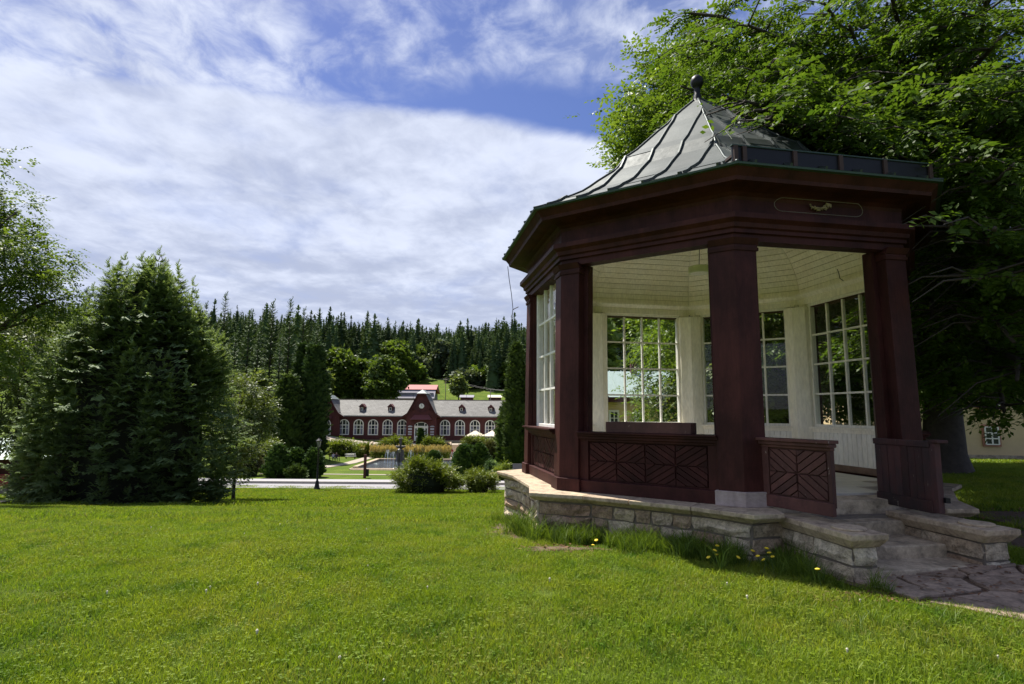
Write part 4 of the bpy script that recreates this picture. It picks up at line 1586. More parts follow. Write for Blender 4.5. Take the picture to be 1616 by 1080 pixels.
SKIN = (.45, .27, .19)
def standing(u, y, yf, lab, top, legs, hgt=1.65, turn=0.0, hair=(.06, .04, .03)):
    s = hgt / 1.7
    J = [(0, 0, .95), (0, .01, 1.15), (0, 0, 1.38), (0, 0, 1.5), (0, -.02, 1.6), (0, -.01, 1.68),
         (.19, 0, 1.38), (.25, .03, 1.12), (.27, -.08, .90), (.27, -.11, .80), (-.19, 0, 1.38), (-.25, .03, 1.12), (-.25, -.14, .95), (-.24, -.2, .87),
         (.10, 0, .88), (.11, -.08, .5), (.11, .02, .09), (.12, -.13, .04), (-.10, 0, .88), (-.11, .05, .5), (-.11, .18, .11), (-.11, .05, .04)]
    E_ = [(0, 1), (1, 2), (2, 3), (3, 4), (4, 5), (2, 6), (6, 7), (7, 8), (8, 9), (2, 10), (10, 11), (11, 12), (12, 13), (0, 14), (14, 15), (15, 16), (16, 17), (0, 18), (18, 19), (19, 20), (20, 21)]
    Rr = [.15, .14, .15, .06, .10, .08, .075, .055, .042, .035, .075, .055, .042, .035, .10, .07, .05, .045, .10, .07, .05, .045]
    o = body_mesh('person', [tuple(c * s for c in j) for j in J], E_, [r * s for r in Rr], None)
    o.data.materials.append(clothes('clothes_' + str(u), SKIN, top, legs, .92 * s, 1.47 * s))
    x = gx(u, y); o.location = (x, y, at(u, yf, y).z if yf else H(x, y) + .05)
    o.rotation_euler = (0, 0, turn)
    h = MB(); h.lathe([(.005, 1.77 * s), (.085 * s, 1.735 * s), (.105 * s, 1.66 * s), (.10 * s, 1.6 * s), (.06 * s, 1.56 * s)][::-1], 10, (0, .03 * s, 0))
    h.build('hair', plain('hair_' + str(u), hair, .6), o, smooth=True)
    tag(o, lab, 'person', 'people in the garden')
    return o


def seated(u, y, lab, top, legs, z, turn=0.0, hair=(.06, .04, .03)):
    J = [(0, 0, .5), (0, .04, .72), (0, .06, .98), (0, .05, 1.1), (0, .02, 1.2), (0, .02, 1.27), (.19, .05, .97), (.26, -.02, .74), (.2, -.25, .62), (-.19, .05, .97), (-.26, -.02, .74), (-.2, -.25, .62),
         (.1, -.05, .5), (.12, -.45, .5), (.12, -.46, .08), (.12, -.6, .04), (-.1, -.05, .5), (-.12, -.45, .5), (-.12, -.46, .08), (-.12, -.6, .04)]
    E_ = [(0, 1), (1, 2), (2, 3), (3, 4), (4, 5), (2, 6), (6, 7), (7, 8), (2, 9), (9, 10), (10, 11), (0, 12), (12, 13), (13, 14), (14, 15), (0, 16), (16, 17), (17, 18), (18, 19)]
    Rr = [.15, .14, .15, .06, .10, .08, .075, .055, .04, .075, .055, .04, .1, .075, .05, .045, .1, .075, .05, .045]
    o = body_mesh('person', J, E_, Rr, None)
    o.data.materials.append(clothes('clothes_' + str(u), SKIN, top, legs, .6, 1.07))
    o.location = (gx(u, y), y, z); o.rotation_euler = (0, 0, turn)
    h = MB(); h.lathe([(.06, 1.15), (.10, 1.2), (.105, 1.26), (.085, 1.335), (.005, 1.365)], 10, (0, .06, 0))
    h.build('hair', plain('hair_' + str(u), hair, .6), o, smooth=True)
    tag(o, lab, 'person', 'people in the garden')
    return o


def bench(u, y, lab, m, turn=0.0):
    x = gx(u, y); z = H(x, y)
    o = empty('park_bench', (x, y, z), turn); tag(o, lab, 'bench', 'garden benches')
    for i in range(3): MB().box(-.9, .9, -.3 + i * .17, -.16 + i * .17, .42, .46).build('seat_slat', m, o)
    for i in range(2): MB().box(-.9, .9, .22, .26, .6 + i * .18, .73 + i * .18).build('back_slat', m, o)
    for s in (-.75, .75):
        MB().box(s - .04, s + .04, -.28, -.2, -.05, .42).build('leg', M_iron, o)
        MB().box(s - .04, s + .04, .2, .27, -.05, .95).build('leg', M_iron, o)
    return o


M_bench = plain('brown_bench', (.10, .055, .035), .7)
b1 = bench(536, 95, 'brown bench on the fountain lawn where two people sit', M_bench, .35)
seated(534.2, 95, 'seated person in a white top on the brown lawn bench', (.55, .52, .55), (.05, .05, .06), b1.location.z, .35)
seated(538.8, 95.1, 'seated person in dark clothes on the brown lawn bench', (.06, .04, .05), (.04, .04, .05), b1.location.z, .35)
bench(560.5, 101, 'white bench standing empty by the diagonal path', M_whitew, .5)
seated(663, 93.2, 'person in brown sitting on the rim of the pool', (.20, .10, .07), (.10, .06, .05), plz - .05, .1)
standing(716.5, 106, 722.5, 'person in a red dress walking down the garden path', (.42, .035, .05), (.35, .04, .05), 1.66, .1)
standing(711.5, 113, None, 'person in a pink hat and dark coat climbing the stairs', (.03, .03, .035), (.12, .10, .09), 1.72, 2.9, (.5, .18, .2)).location.z = -5.95
standing(708.2, 113.6, None, 'person in grey descending the right garden stairs', (.10, .09, .10), (.05, .05, .06), 1.68, .3).location.z = -5.8
# ------------------------------------------------------------------ other buildings
def pane_window(parent, x, y, z, w, h, frame_m, surround=None, cols=2, rows_=3, fy=-1):
    wd = empty('window', (x, y, z), parent=parent)
    if surround:
        MB().box(-w / 2 - .12, w / 2 + .12, -.10, -.02, -.12, h + .14).build('surround', surround, wd)
    MB().box(-w / 2, w / 2, -.125, -.101, 0, h).build('pane', M_dglass, wd)
    B = MB()
    for i in range(cols + 1):
        a = -w / 2 + w * i / cols
        B.box(a - .035, a + .035, -.16, -.126, 0, h)
    for j in range(rows_ + 1):
        a = h * j / rows_
        B.box(-w / 2, w / 2, -.155, -.127, a - .03, a + .03)
    B.build('window_frame', frame_m, wd)
    return wd


# yellow block behind the beech
p = at(1560, 733, 33)
yb = empty('yellow_house', (p.x - 3, p.y, p.z), R(-14))
tag(yb, 'pale yellow rendered house with red framed windows behind the big tree', 'house')
MB().box(-4.5, 16, 0, 10, .55, 8.5).build('wall', M_ywall, yb)
MB().box(-4.58, 16.08, -.08, 10.08, -1.5, .56).build('stone_base', M_step, yb)
B = MB(); B.add([(-5, -.6, 8.45), (16.5, -.6, 8.45), (16.5, 5, 12), (-5, 5, 12), (-5, 10.6, 8.45), (16.5, 10.6, 8.45)], [(0, 1, 2, 3), (3, 2, 5, 4), (0, 3, 4), (1, 5, 2), (0, 4, 5, 1)])
B.build('roof', M_groof, yb)
for x in (-2.5, 0.2, 2.8, 5.4, 8, 10.6, 13.2):
    pane_window(yb, x, 0, 1.15, .62, .95, M_whitew, M_redsurr, 2, 3)
    for z in (3.1, 6.0):
        pane_window(yb, x, 0, z, .95, 1.7, M_whitew, M_redsurr, 2, 4)

# house with a pale green roof seen through the pavilion window
p = at(950, 664, 46)
gh = empty('green_roofed_house', (p.x, p.y, p.z - 3))
tag(gh, 'yellow house with pale green metal roof seen through the pavilion window', 'house')
MB().box(-1.2, 13, 0, 9, -2, 4.85).build('wall', M_ywall, gh)
B = MB(); B.add([(-1.7, -.7, 4.85), (13.6, -.7, 4.85), (13.6, 4.5, 7.25), (-1.7, 4.5, 7.25), (-1.7, 9.7, 4.85), (13.6, 9.7, 4.85)], [(0, 1, 2, 3), (3, 2, 5, 4), (0, 3, 4), (1, 5, 2), (0, 4, 5, 1)])
rf = B.build('roof', M_groof, gh)
for i in range(16):
    x = -1.6 + i * 1.0
    MB().hexa([(x - .03, -.7, 4.86), (x + .03, -.7, 4.86), (x + .03, 4.5, 7.26), (x - .03, 4.5, 7.26), (x - .03, -.7, 4.93), (x + .03, -.7, 4.93), (x + .03, 4.5, 7.33), (x - .03, 4.5, 7.33)]).build('roof_seam', M_groof, rf)
MB().box(-1.6, 13.5, -.66, -.55, 4.45, 4.84).build('eave_board', M_bwood2, gh)
B = MB(); B.prism([(-2.6, -1.6, 4.6), (.2, -1.6, 4.6), (-1.2, -1.6, 6.9)], [(-2.6, 3, 4.6), (.2, 3, 4.6), (-1.2, 3, 6.9)])
B.build('brown_gable', M_bwood2, gh)
for x in (-.55, .95, 3.0, 5, 7, 9, 11):
    pane_window(gh, x, 0, 2.2, .6, 1.5, M_whitew, MATS['white_window_paint'], 2, 3)
bal = empty('balcony', (0, 0, 0), parent=gh)
MB().box(-1.1, 2.0, -1.0, -.0, .95, 1.08).build('balcony_floor', M_bwood2, bal)
for i in range(5):
    x = -1.0 + i * .72
    MB().box(x - .04, x + .04, -1.0, -.92, 1.08, 2.0).build('baluster', M_bwood2, bal)
    if i < 4:
        MB().tube([(x, -.96, 1.15), (x + .72, -.96, 1.9)], .03, 4).build('cross_bar', M_bwood2, bal)
        MB().tube([(x + .72, -.96, 1.15), (x, -.96, 1.9)], .03, 4).build('cross_bar', M_bwood2, bal)
MB().box(-1.1, 2.0, -1.02, -.9, 2.0, 2.08).build('hand_rail', M_bwood2, bal)
MB().box(3.2, 3.7, 3.9, 4.4, 6.8, 8.0).build('chimney', M_bwood2, rf)

# red roofed house on the slope behind the hall
p = at(657, 640, 168)
rh = empty('red_roofed_house', p)
tag(rh, 'grey house with a red roof among trees behind the spa hall', 'house')
M_redroof = plain('red_roof', (.42, .13, .12), .7, 0, .2, 1.5, .2)
M_greyw = plain('grey_slate_cladding', (.24, .23, .26), .8)
zt, zm = at(657, 607.5, 168).z - p.z, at(657, 615.5, 168).z - p.z
MB().box(-6.5, 5.5, -5, 5, -6, zm - 1).build('wall', M_greyw, rh)
B = MB(); B.add([(-7, -6, zm - 2.6), (6, -6, zm - 2.6), (6, -3, zm), (-7, -3, zm)], [(0, 1, 2, 3)]); B.build('lower_roof', M_greyw, rh)
B = MB(); B.add([(-8, -3.4, zm), (6.2, -3.4, zm), (6.2, 0, zt), (-8, 0, zt), (6.2, 5.5, zm - 1), (-8, 5.5, zm - 1)], [(0, 1, 2, 3), (3, 2, 4, 5), (0, 3, 5), (1, 4, 2)])
B.build('roof', M_redroof, rh)
for x in (-4.5, -1.5, 1.5, 4):
    pane_window(rh, x, -5, zm - 4.4, 1.0, 1.3, M_whitew)
for u, v, mm, lab in ((737, 627, MATS['grey_slate_cladding'], 'small pale shed roof on the slope right of the clock gable'), (781, 627, MATS['cream_canvas'], 'small white shed on the slope behind the long roof')):
    p = at(u, v + 2, 160)
    o = empty('hill_shed', p); tag(o, lab, 'shed', 'sheds on the slope')
    MB().box(-1.7, 1.7, -1.2, 1.2, -2, .3).build('wall', M_bwood2, o)
    B = MB(); B.add([(-2, -1.5, .25), (2, -1.5, .25), (2, 0, .95), (-2, 0, .95), (2, 1.5, .25), (-2, 1.5, .25)], [(0, 1, 2, 3), (3, 2, 4, 5)]); B.build('roof', mm, o)

# poles and wires on the slope
pp = []
for u, v0, v1, y, lab in ((703, 600, 629, 172, 'grey utility pole standing on the green slope'), (652, 590, 612, 230, 'utility pole at the edge of the wood'), (774, 619, 632, 150, 'short thin mast behind the long roof')):
    a, b = at(u, v1, y), at(u, v0 - 4, y)
    B = MB(); B.tube([(0, 0, -1), (0, 0, b.z - a.z)], .11, 6); B.box(-.9, .9, -.05, .05, b.z - a.z - .5, b.z - a.z - .35)
    o = B.build('utility_pole', M_bare); o.location = a
    tag(o, lab, 'pole', 'poles on the slope')
    pp.append(b)
B = MB()
for d in (-.8, .8):
    a, b = pp[0] + Vector((d, 0, -.4)), pp[1] + Vector((d, 0, -.4))
    B.tube([a.lerp(b, i / 10) - Vector((0, 0, 1.5 * math.sin(PI * i / 10))) for i in range(11)], .03, 4)
    c = at(850, 618, 160) + Vector((d, 0, 0))
    B.tube([a.lerp(c, i / 10) - Vector((0, 0, 1.2 * math.sin(PI * i / 10))) for i in range(11)], .03, 4)
tag(B.build('overhead_wires', M_iron), 'thin overhead wires strung between poles on the slope', 'wires')

# kiosk at the left edge
p = at(6, 772, 42)
kk = empty('market_kiosk', (p.x, p.y, H(p.x, p.y)), R(20))
tag(kk, 'small kiosk with green sheet roof and red and blue goods', 'kiosk')
zt, ze = at(6, 694, 42).z - kk.location.z, at(6, 721, 42).z - kk.location.z
MB().box(-4, 2.2, 0, 4, -1, ze).build('wall', M_bwood2, kk)
B = MB(); B.add([(-5, -1.3, ze - .1), (2.9, -1.3, ze - .1), (2.9, 2.5, zt), (-5, 2.5, zt), (2.9, 5, ze), (-5, 5, ze)], [(0, 1, 2, 3), (3, 2, 4, 5), (1, 4, 2)])
rf = B.build('roof', M_groof, kk)
for i in range(14):
    x = -4.9 + i * .58
    MB().hexa([(x - .03, -1.3, ze - .09), (x + .03, -1.3, ze - .09), (x + .03, 2.5, zt + .01), (x - .03, 2.5, zt + .01), (x - .03, -1.3, ze - .03), (x + .03, -1.3, ze - .03), (x + .03, 2.5, zt + .07), (x - .03, 2.5, zt + .07)]).build('roof_seam', M_groof, rf)
for x0, x1, z0, z1, c in ((-2.8, -1.6, .9, 2.0, (.05, .12, .38)), (-1.4, -.6, 1.0, 2.1, (.08, .20, .42)), (-.4, .5, .6, 1.5, (.36, .04, .05)), (.7, 1.8, 1.0, 2.0, (.40, .06, .07)), (-3.8, -3.0, .4, 1.6, (.35, .05, .06))):
    MB().box(x0, x1, -.3, -.02, z0, z1).build('goods_panel', plain('goods_%d' % int(x0 * 10 + 99), c, .6), kk)
MB().box(-4, 2.2, -.9, -.02, .0, .55).build('counter', M_bare, kk)
# ------------------------------------------------------------------ foliage templates (quads)
def unit(v):
    return v / np.maximum(np.linalg.norm(v, axis=-1, keepdims=True), 1e-9)


def leaf_quads(w=.24, fold=.06):
    V = np.array([(0, 0, 0), (w * 1.15, .48, fold), (0, 1, -.04), (-w * 1.15, .48, fold)], float)
    F = np.array([(0, 1, 2, 3)])
    return V, F


def rot_z(a):
    c, s = math.cos(a), math.sin(a)
    return np.array([(c, -s, 0), (s, c, 0), (0, 0, 1)])


def rot_x(a):
    c, s = math.cos(a), math.sin(a)
    return np.array([(1, 0, 0), (0, c, -s), (0, s, c)])


def rot_y(a):
    c, s = math.cos(a), math.sin(a)
    return np.array([(c, 0, s), (0, 1, 0), (-s, 0, c)])


def spray(n=13, leaf=.26, r=None, droop=.25):
    """flat leafy twig of unit length along +Y; tint per vertex varies by leaf"""
    r = r or np.random.default_rng(5)
    lv, lf = leaf_quads()
    V, F, T = [], [], []
    k = 0
    for i in range(n):
        u = (i + .6) / n
        side = 1 if i % 2 else -1
        a = -side * R(r.uniform(38, 68)) if i < n - 1 else 0
        s = leaf * r.uniform(.75, 1.1) * (1 - .25 * u)
        M = rot_z(a) @ rot_x(R(r.uniform(-30, 12))) @ rot_y(R(r.uniform(-35, 35)))
        p = np.array([0, u, -droop * u * u + r.uniform(-.03, .03)])
        V.append(lv * s @ M.T + p); F.append(lf + k); k += len(lv)
        T.append(np.full(len(lv), r.uniform(0, 1)))
    tw = np.array([(-.008, 0, 0), (.008, 0, 0), (.004, 1, -droop), (-.004, 1, -droop)])
    V.append(tw); F.append(np.array([(0, 1, 2, 3)]) + k); T.append(np.zeros(4))
    return np.vstack(V), np.vstack(F), np.concatenate(T)


def clump(n=12, leaf=.42, r=None, w=.3):
    """loose ball of leaves for trees further off"""
    r = r or np.random.default_rng(6)
    lv = np.array([(0, 0, 0), (w, .5, .08), (0, 1, 0), (-w, .5, .08)], float)
    V, F, T = [], [], []
    for i in range(n):
        M = rot_z(r.uniform(0, 2 * PI)) @ rot_x(r.uniform(-.9, .6)) @ rot_y(r.uniform(-.7, .7))
        p = unit(r.normal(size=3)) * r.uniform(.1, .55)
        V.append(lv * leaf * r.uniform(.7, 1.2) @ M.T + p); F.append(np.array([(0, 1, 2, 3)]) + 4 * i)
        T.append(np.full(4, r.uniform(0, 1)))
    return np.vstack(V), np.vstack(F), np.concatenate(T)


def frond(n=9, r=None, droop=.18, w=.055, side_len=.42, up=.1, m=3, cross=True, second=True):
    """conifer branch of unit length along +Y: spine with needle covered side shoots"""
    r = r or np.random.default_rng(8)
    V, F, T = [], [], []
    k = 0

    def strip(a, b, w0, w1, nz, t):
        nonlocal k
        a, b = np.array(a, float), np.array(b, float)
        d = unit(b - a)
        s = unit(np.cross(d, nz))
        V.append(np.array([a - s * w0, a + s * w0, b + s * w1, b - s * w1])); F.append(np.array([(0, 1, 2, 3)]) + k); k += 4
        T.append(np.array([t * .6, t * .6, t, t]))
    def sp(u): return np.array([0, u, -droop * math.sin(u * 2.2) + up * u * u * 1.2])
    for i in range(m):
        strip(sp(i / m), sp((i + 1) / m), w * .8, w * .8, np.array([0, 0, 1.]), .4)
        if cross: strip(sp(i / m), sp((i + 1) / m), w * .7, w * .7, np.array([1., 0, 0.1]), .4)
    for i in range(n):
        u = .12 + .86 * i / (n - 1)
        for s in (-1, 1):
            ln = side_len * (1.05 - .75 * u) * r.uniform(.75, 1.15)
            a = sp(u)
            ang = R(r.uniform(38, 62))
            b = a + ln * np.array([s * math.sin(ang), math.cos(ang), r.uniform(-.35, .12)])
            t = r.uniform(.35, 1)
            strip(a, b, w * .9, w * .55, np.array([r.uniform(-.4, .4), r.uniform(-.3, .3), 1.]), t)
            if second and ln > .22:
                c = a + (b - a) * .55
                strip(c, c + ln * .4 * np.array([s * .2, .9, r.uniform(-.3, .1)]), w * .7, w * .4, np.array([r.uniform(-.4, .4), 0, 1.]), t)
    return np.vstack(V), np.vstack(F), np.concatenate(T)


def scatter(tmpls, P, Y, Z, S, T, pick=None):
    """bake templates: P positions, Y twig direction, Z up hint, S scale, T tint offset"""
    n = len(P)
    Y = unit(Y); X = unit(np.cross(Y, Z)); Zn = np.cross(X, Y)
    pick = rng.integers(0, len(tmpls), n) if pick is None else pick
    VV, FF, TT, k = [], [], [], 0
    for ti, (tv, tf, tt) in enumerate(tmpls):
        I = np.where(pick == ti)[0]
        if not len(I): continue
        s = S[I][:, None, None]
        v = P[I][:, None, :] + s * (tv[None, :, 0:1] * X[I][:, None] + tv[None, :, 1:2] * Y[I][:, None] + tv[None, :, 2:3] * Zn[I][:, None])
        f = tf[None] + (k + np.arange(len(I)) * len(tv))[:, None, None]
        t = np.clip(tt[None] * .55 + T[I][:, None] * .45, 0, 1)
        VV.append(v.reshape(-1, 3)); FF.append(f.reshape(-1, tf.shape[1])); TT.append(t.ravel())
        k += v.shape[0] * v.shape[1]
    return np.vstack(VV), np.vstack(FF), np.concatenate(TT)


SPRAYS = [spray(11, .29, np.random.default_rng(i)) for i in range(5)]
SPRAYS_S = [spray(8, .36, np.random.default_rng(40 + i)) for i in range(4)]
CLUMPS = [clump(12, .42, np.random.default_rng(20 + i)) for i in range(5)]
CLUMPS_F = [clump(9, .62, np.random.default_rng(25 + i), .36) for i in range(4)]
FRONDS = [frond(9, np.random.default_rng(30 + i)) for i in range(5)]
FRONDS_M = [frond(8, np.random.default_rng(35 + i), .12, .052, .44, .22, 2, False, False) for i in range(5)]
FRONDS_F = [frond(5, np.random.default_rng(50 + i), .22, .12, .5, .1, 2, False, False) for i in range(3)]

M_beech = leafmat('beech_leaves', (.040, .090, .012), (.128, .205, .027), .5, .52, .2)
M_beech2 = leafmat('bright_leaves', (.064, .122, .017), (.165, .24, .038), .48, .5, .3)
M_willow = leafmat('pale_leaves', (.075, .115, .03), (.17, .21, .065), .38, .5, .3)
M_decid = leafmat('maple_leaves', (.06, .11, .018), (.15, .215, .038), .38, .55, .25)
M_grey = leafmat('grey_green_leaves', (.06, .085, .045), (.13, .165, .095), .3, .55, .25)
M_spruce = leafmat('spruce_needles', (.042, .078, .032), (.125, .185, .066), .2, .6, .22)
M_spruce2 = leafmat('spruce_needles_painted_lit', (.080, .135, .055), (.27, .35, .15), .36, .6, .22)  # lighter spruce copy: brightness put into the colour for the unlit side
M_forest = leafmat('forest_needles', (.044, .080, .033), (.115, .165, .062), .12, .75, .12, .3)
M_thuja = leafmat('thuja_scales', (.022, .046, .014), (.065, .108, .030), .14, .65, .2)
M_thuja2 = leafmat('thuja_scales_painted_lit', (.030, .060, .015), (.10, .15, .038), .18, .65, .2)  # lighter copy of the thuja green, sunlight put into the colour
M_hedge = leafmat('clipped_yew', (.028, .064, .016), (.085, .15, .038), .18, .6, .2)
M_rhodo = leafmat('rhododendron_leaves', (.055, .10, .013), (.24, .285, .035), .35, .45, .3)
M_yellowfl = leafmat('cream_plumes', (.45, .36, .15), (.70, .60, .32), .3, .7, .1)
M_olive = leafmat('olive_shrub', (.055, .062, .018), (.12, .12, .04), .25, .6, .2)


def lobe_points(lobes, n, sub=9, sig=.22, shell=(.62, 1.0), low=None):
    """points gathered in sub clumps over a set of ellipsoids; returns P, outward dirs, lobe index"""
    lobes = np.array(lobes, float)
    area = (lobes[:, 3] * lobes[:, 4] + lobes[:, 4] * lobes[:, 5] + lobes[:, 3] * lobes[:, 5]) / 3
    cnt = np.maximum(1, (n * area / area.sum()).astype(int))
    PP, OO = [], []
    for (cx, cy_, cz, rx, ry, rz_), c in zip(lobes, cnt):
        ns = max(3, int(sub * (0.6 + rx * .25)))
        u = unit(rng.normal(size=(ns, 3)))
        u[:, 2] = np.where(u[:, 2] < -.75, -u[:, 2], u[:, 2])
        ctr = u * rng.uniform(shell[0], shell[1], (ns, 1))
        j = rng.integers(0, ns, c)
        q = ctr[j] + rng.normal(size=(c, 3)) * sig
        P = np.array([cx, cy_, cz]) + q * np.array([rx, ry, rz_])
        PP.append(P); OO.append(unit(q * np.array([1 / rx, 1 / ry, 1 / rz_]) * min(rx, ry, rz_)))
    P, O = np.vstack(PP), np.vstack(OO)
    if low is not None:
        k = P[:, 2] > low
        P, O = P[k], O[k]
    return P, O


def crown_mesh(name, lobes, n, tmpls, size, m, sub=9, sig=.22, droop=.3, low=None, shell=(.62, 1.0), updir=.25):
    P, O = lobe_points(lobes, n, sub, sig, shell, low)
    k = len(P)
    Y = O * np.array([1, 1, .5]) + rng.normal(size=(k, 3)) * .45 + np.array([0, 0, -droop])
    Z = np.array([0, 0, 1.0]) + rng.normal(size=(k, 3)) * .35 + O * updir
    S = size * rng.uniform(.7, 1.25, k)
    V, F, T = scatter(tmpls, P, Y, Z, S, rng.uniform(0, 1, k))
    return npmesh(name, V, F, m, T)


def limb_path(a, b, sag=.15, n=5, jit=.06):
    a, b = Vector(a), Vector(b)
    ln = (b - a).length
    out = []
    for i in range(n + 1):
        u = i / n
        p = a.lerp(b, u) + Vector((0, 0, 1)) * math.sin(u * PI) * sag * ln
        if 0 < i < n: p += Vector((random.uniform(-1, 1), random.uniform(-1, 1), random.uniform(-1, 1))) * jit * ln
        out.append(p)
    return out


def broadleaf(name, label, base, lobes, n, tmpls, size, m, trunk_r=.3, group=None, bark=None, sub=9, sig=.22, droop=.3, limb=True, shell=(.62, 1.0), cat='tree', low=None):
    o = empty(name, base)
    tag(o, label, cat, group)
    L0 = np.array(lobes, float)
    top = max(l[2] for l in lobes)
    B = MB()
    tx, ty = L0[:, 0].mean() * .3, L0[:, 1].mean() * .3
    tp = [(0, 0, -.4), (0, 0, .1), (tx * .1, ty * .1, top * .3), (tx * .5, ty * .5, top * .65), (tx, ty, top)]
    B.tube(tp, [trunk_r * 1.5, trunk_r * 1.1, trunk_r * .8, trunk_r * .5, trunk_r * .15], 10)
    tr = B.build('trunk', bark or M_bark, o, smooth=True)
    if limb:
        for l in lobes:
            B = MB()
            h = max(.1, min(.75, (l[2] - .25 * l[5]) / top * .7))
            s = Vector((tx * h * .6, ty * h * .6, top * h))
            e = Vector((l[0] + l[3] * .2, l[1], l[2]))
            pth = limb_path(s, e, .06)
            B.tube(pth, [trunk_r * .42 * (1 - .75 * i / 5) for i in range(6)], 6)
            for _ in range(2):
                d = Vector((random.uniform(-1, 1), random.uniform(-1, 1), random.uniform(-.2, .8))).normalized()
                e2 = Vector(l[:3]) + Vector((d.x * l[3], d.y * l[4], d.z * l[5])) * .8
                B.tube(limb_path(pth[3], e2, .05, 4), [trunk_r * .2 * (1 - .8 * i / 4) for i in range(5)], 5)
            B.build('limb', bark or M_bark, tr, smooth=True)
    link('crown', crown_mesh('crown', lobes, n, tmpls, size, m, sub, sig, droop, low, shell), o)
    return o


# ------------------------------------------------------------------ conifers
def conifer_arrays(h, r, levels, per, tmpls, z0=.06, shape=.85, droop=-.35, jit=.2, fsc=1.0):
    P, Y, Z, S, T = [], [], [], [], []
    for i in range(levels):
        t = i / levels
        z = h * (z0 + (1 - z0) * t)
        rr = r * (1 - t) ** shape * rng.uniform(1 - jit, 1 + jit * .6) + .02 * h
        npb = max(4, int(per * (1 - .45 * t)))
        a0 = rng.uniform(0, 2 * PI)
        for k in range(npb):
            a = a0 + 2 * PI * k / npb + rng.uniform(-.25, .25)
            ln = rr * rng.uniform(.72, 1.15) * fsc
            d = np.array([math.cos(a), math.sin(a), droop * (1 - t) + .55 * t ** 2 + rng.uniform(-.12, .12)])
            P.append((0, 0, z + rng.uniform(-.4, .4) * h / levels)); Y.append(d); Z.append((0, 0, 1)); S.append(ln); T.append(rng.uniform(0, 1))
    P.append((0, 0, h * .93)); Y.append((0.02, 0, 1)); Z.append((1, 0, 0)); S.append(h * .085); T.append(.7)
    P, Y, Z, S, T = map(np.array, (P, Y, Z, S, T))
    return scatter(tmpls, P.astype(float), Y.astype(float), Z.astype(float), S.astype(float), T)


def conifer(name, label, base, h, r, levels=26, per=11, tmpls=None, m=None, group=None, trunk=.22, z0=.06, shape=.85, droop=-.35):
    o = empty(name, base)
    tag(o, label, 'tree', group)
    V, F, T = conifer_arrays(h, r, levels, per, tmpls or FRONDS, z0, shape, droop)
    link('crown', npmesh('crown', V, F, m or M_spruce, T), o)
    B = MB(); B.tube([(0, 0, -.6), (0, 0, h * .4), (0, 0, h * .97)], [trunk, trunk * .7, .02], 8)
    B.build('trunk', M_barkdark, o, smooth=True)
    return o


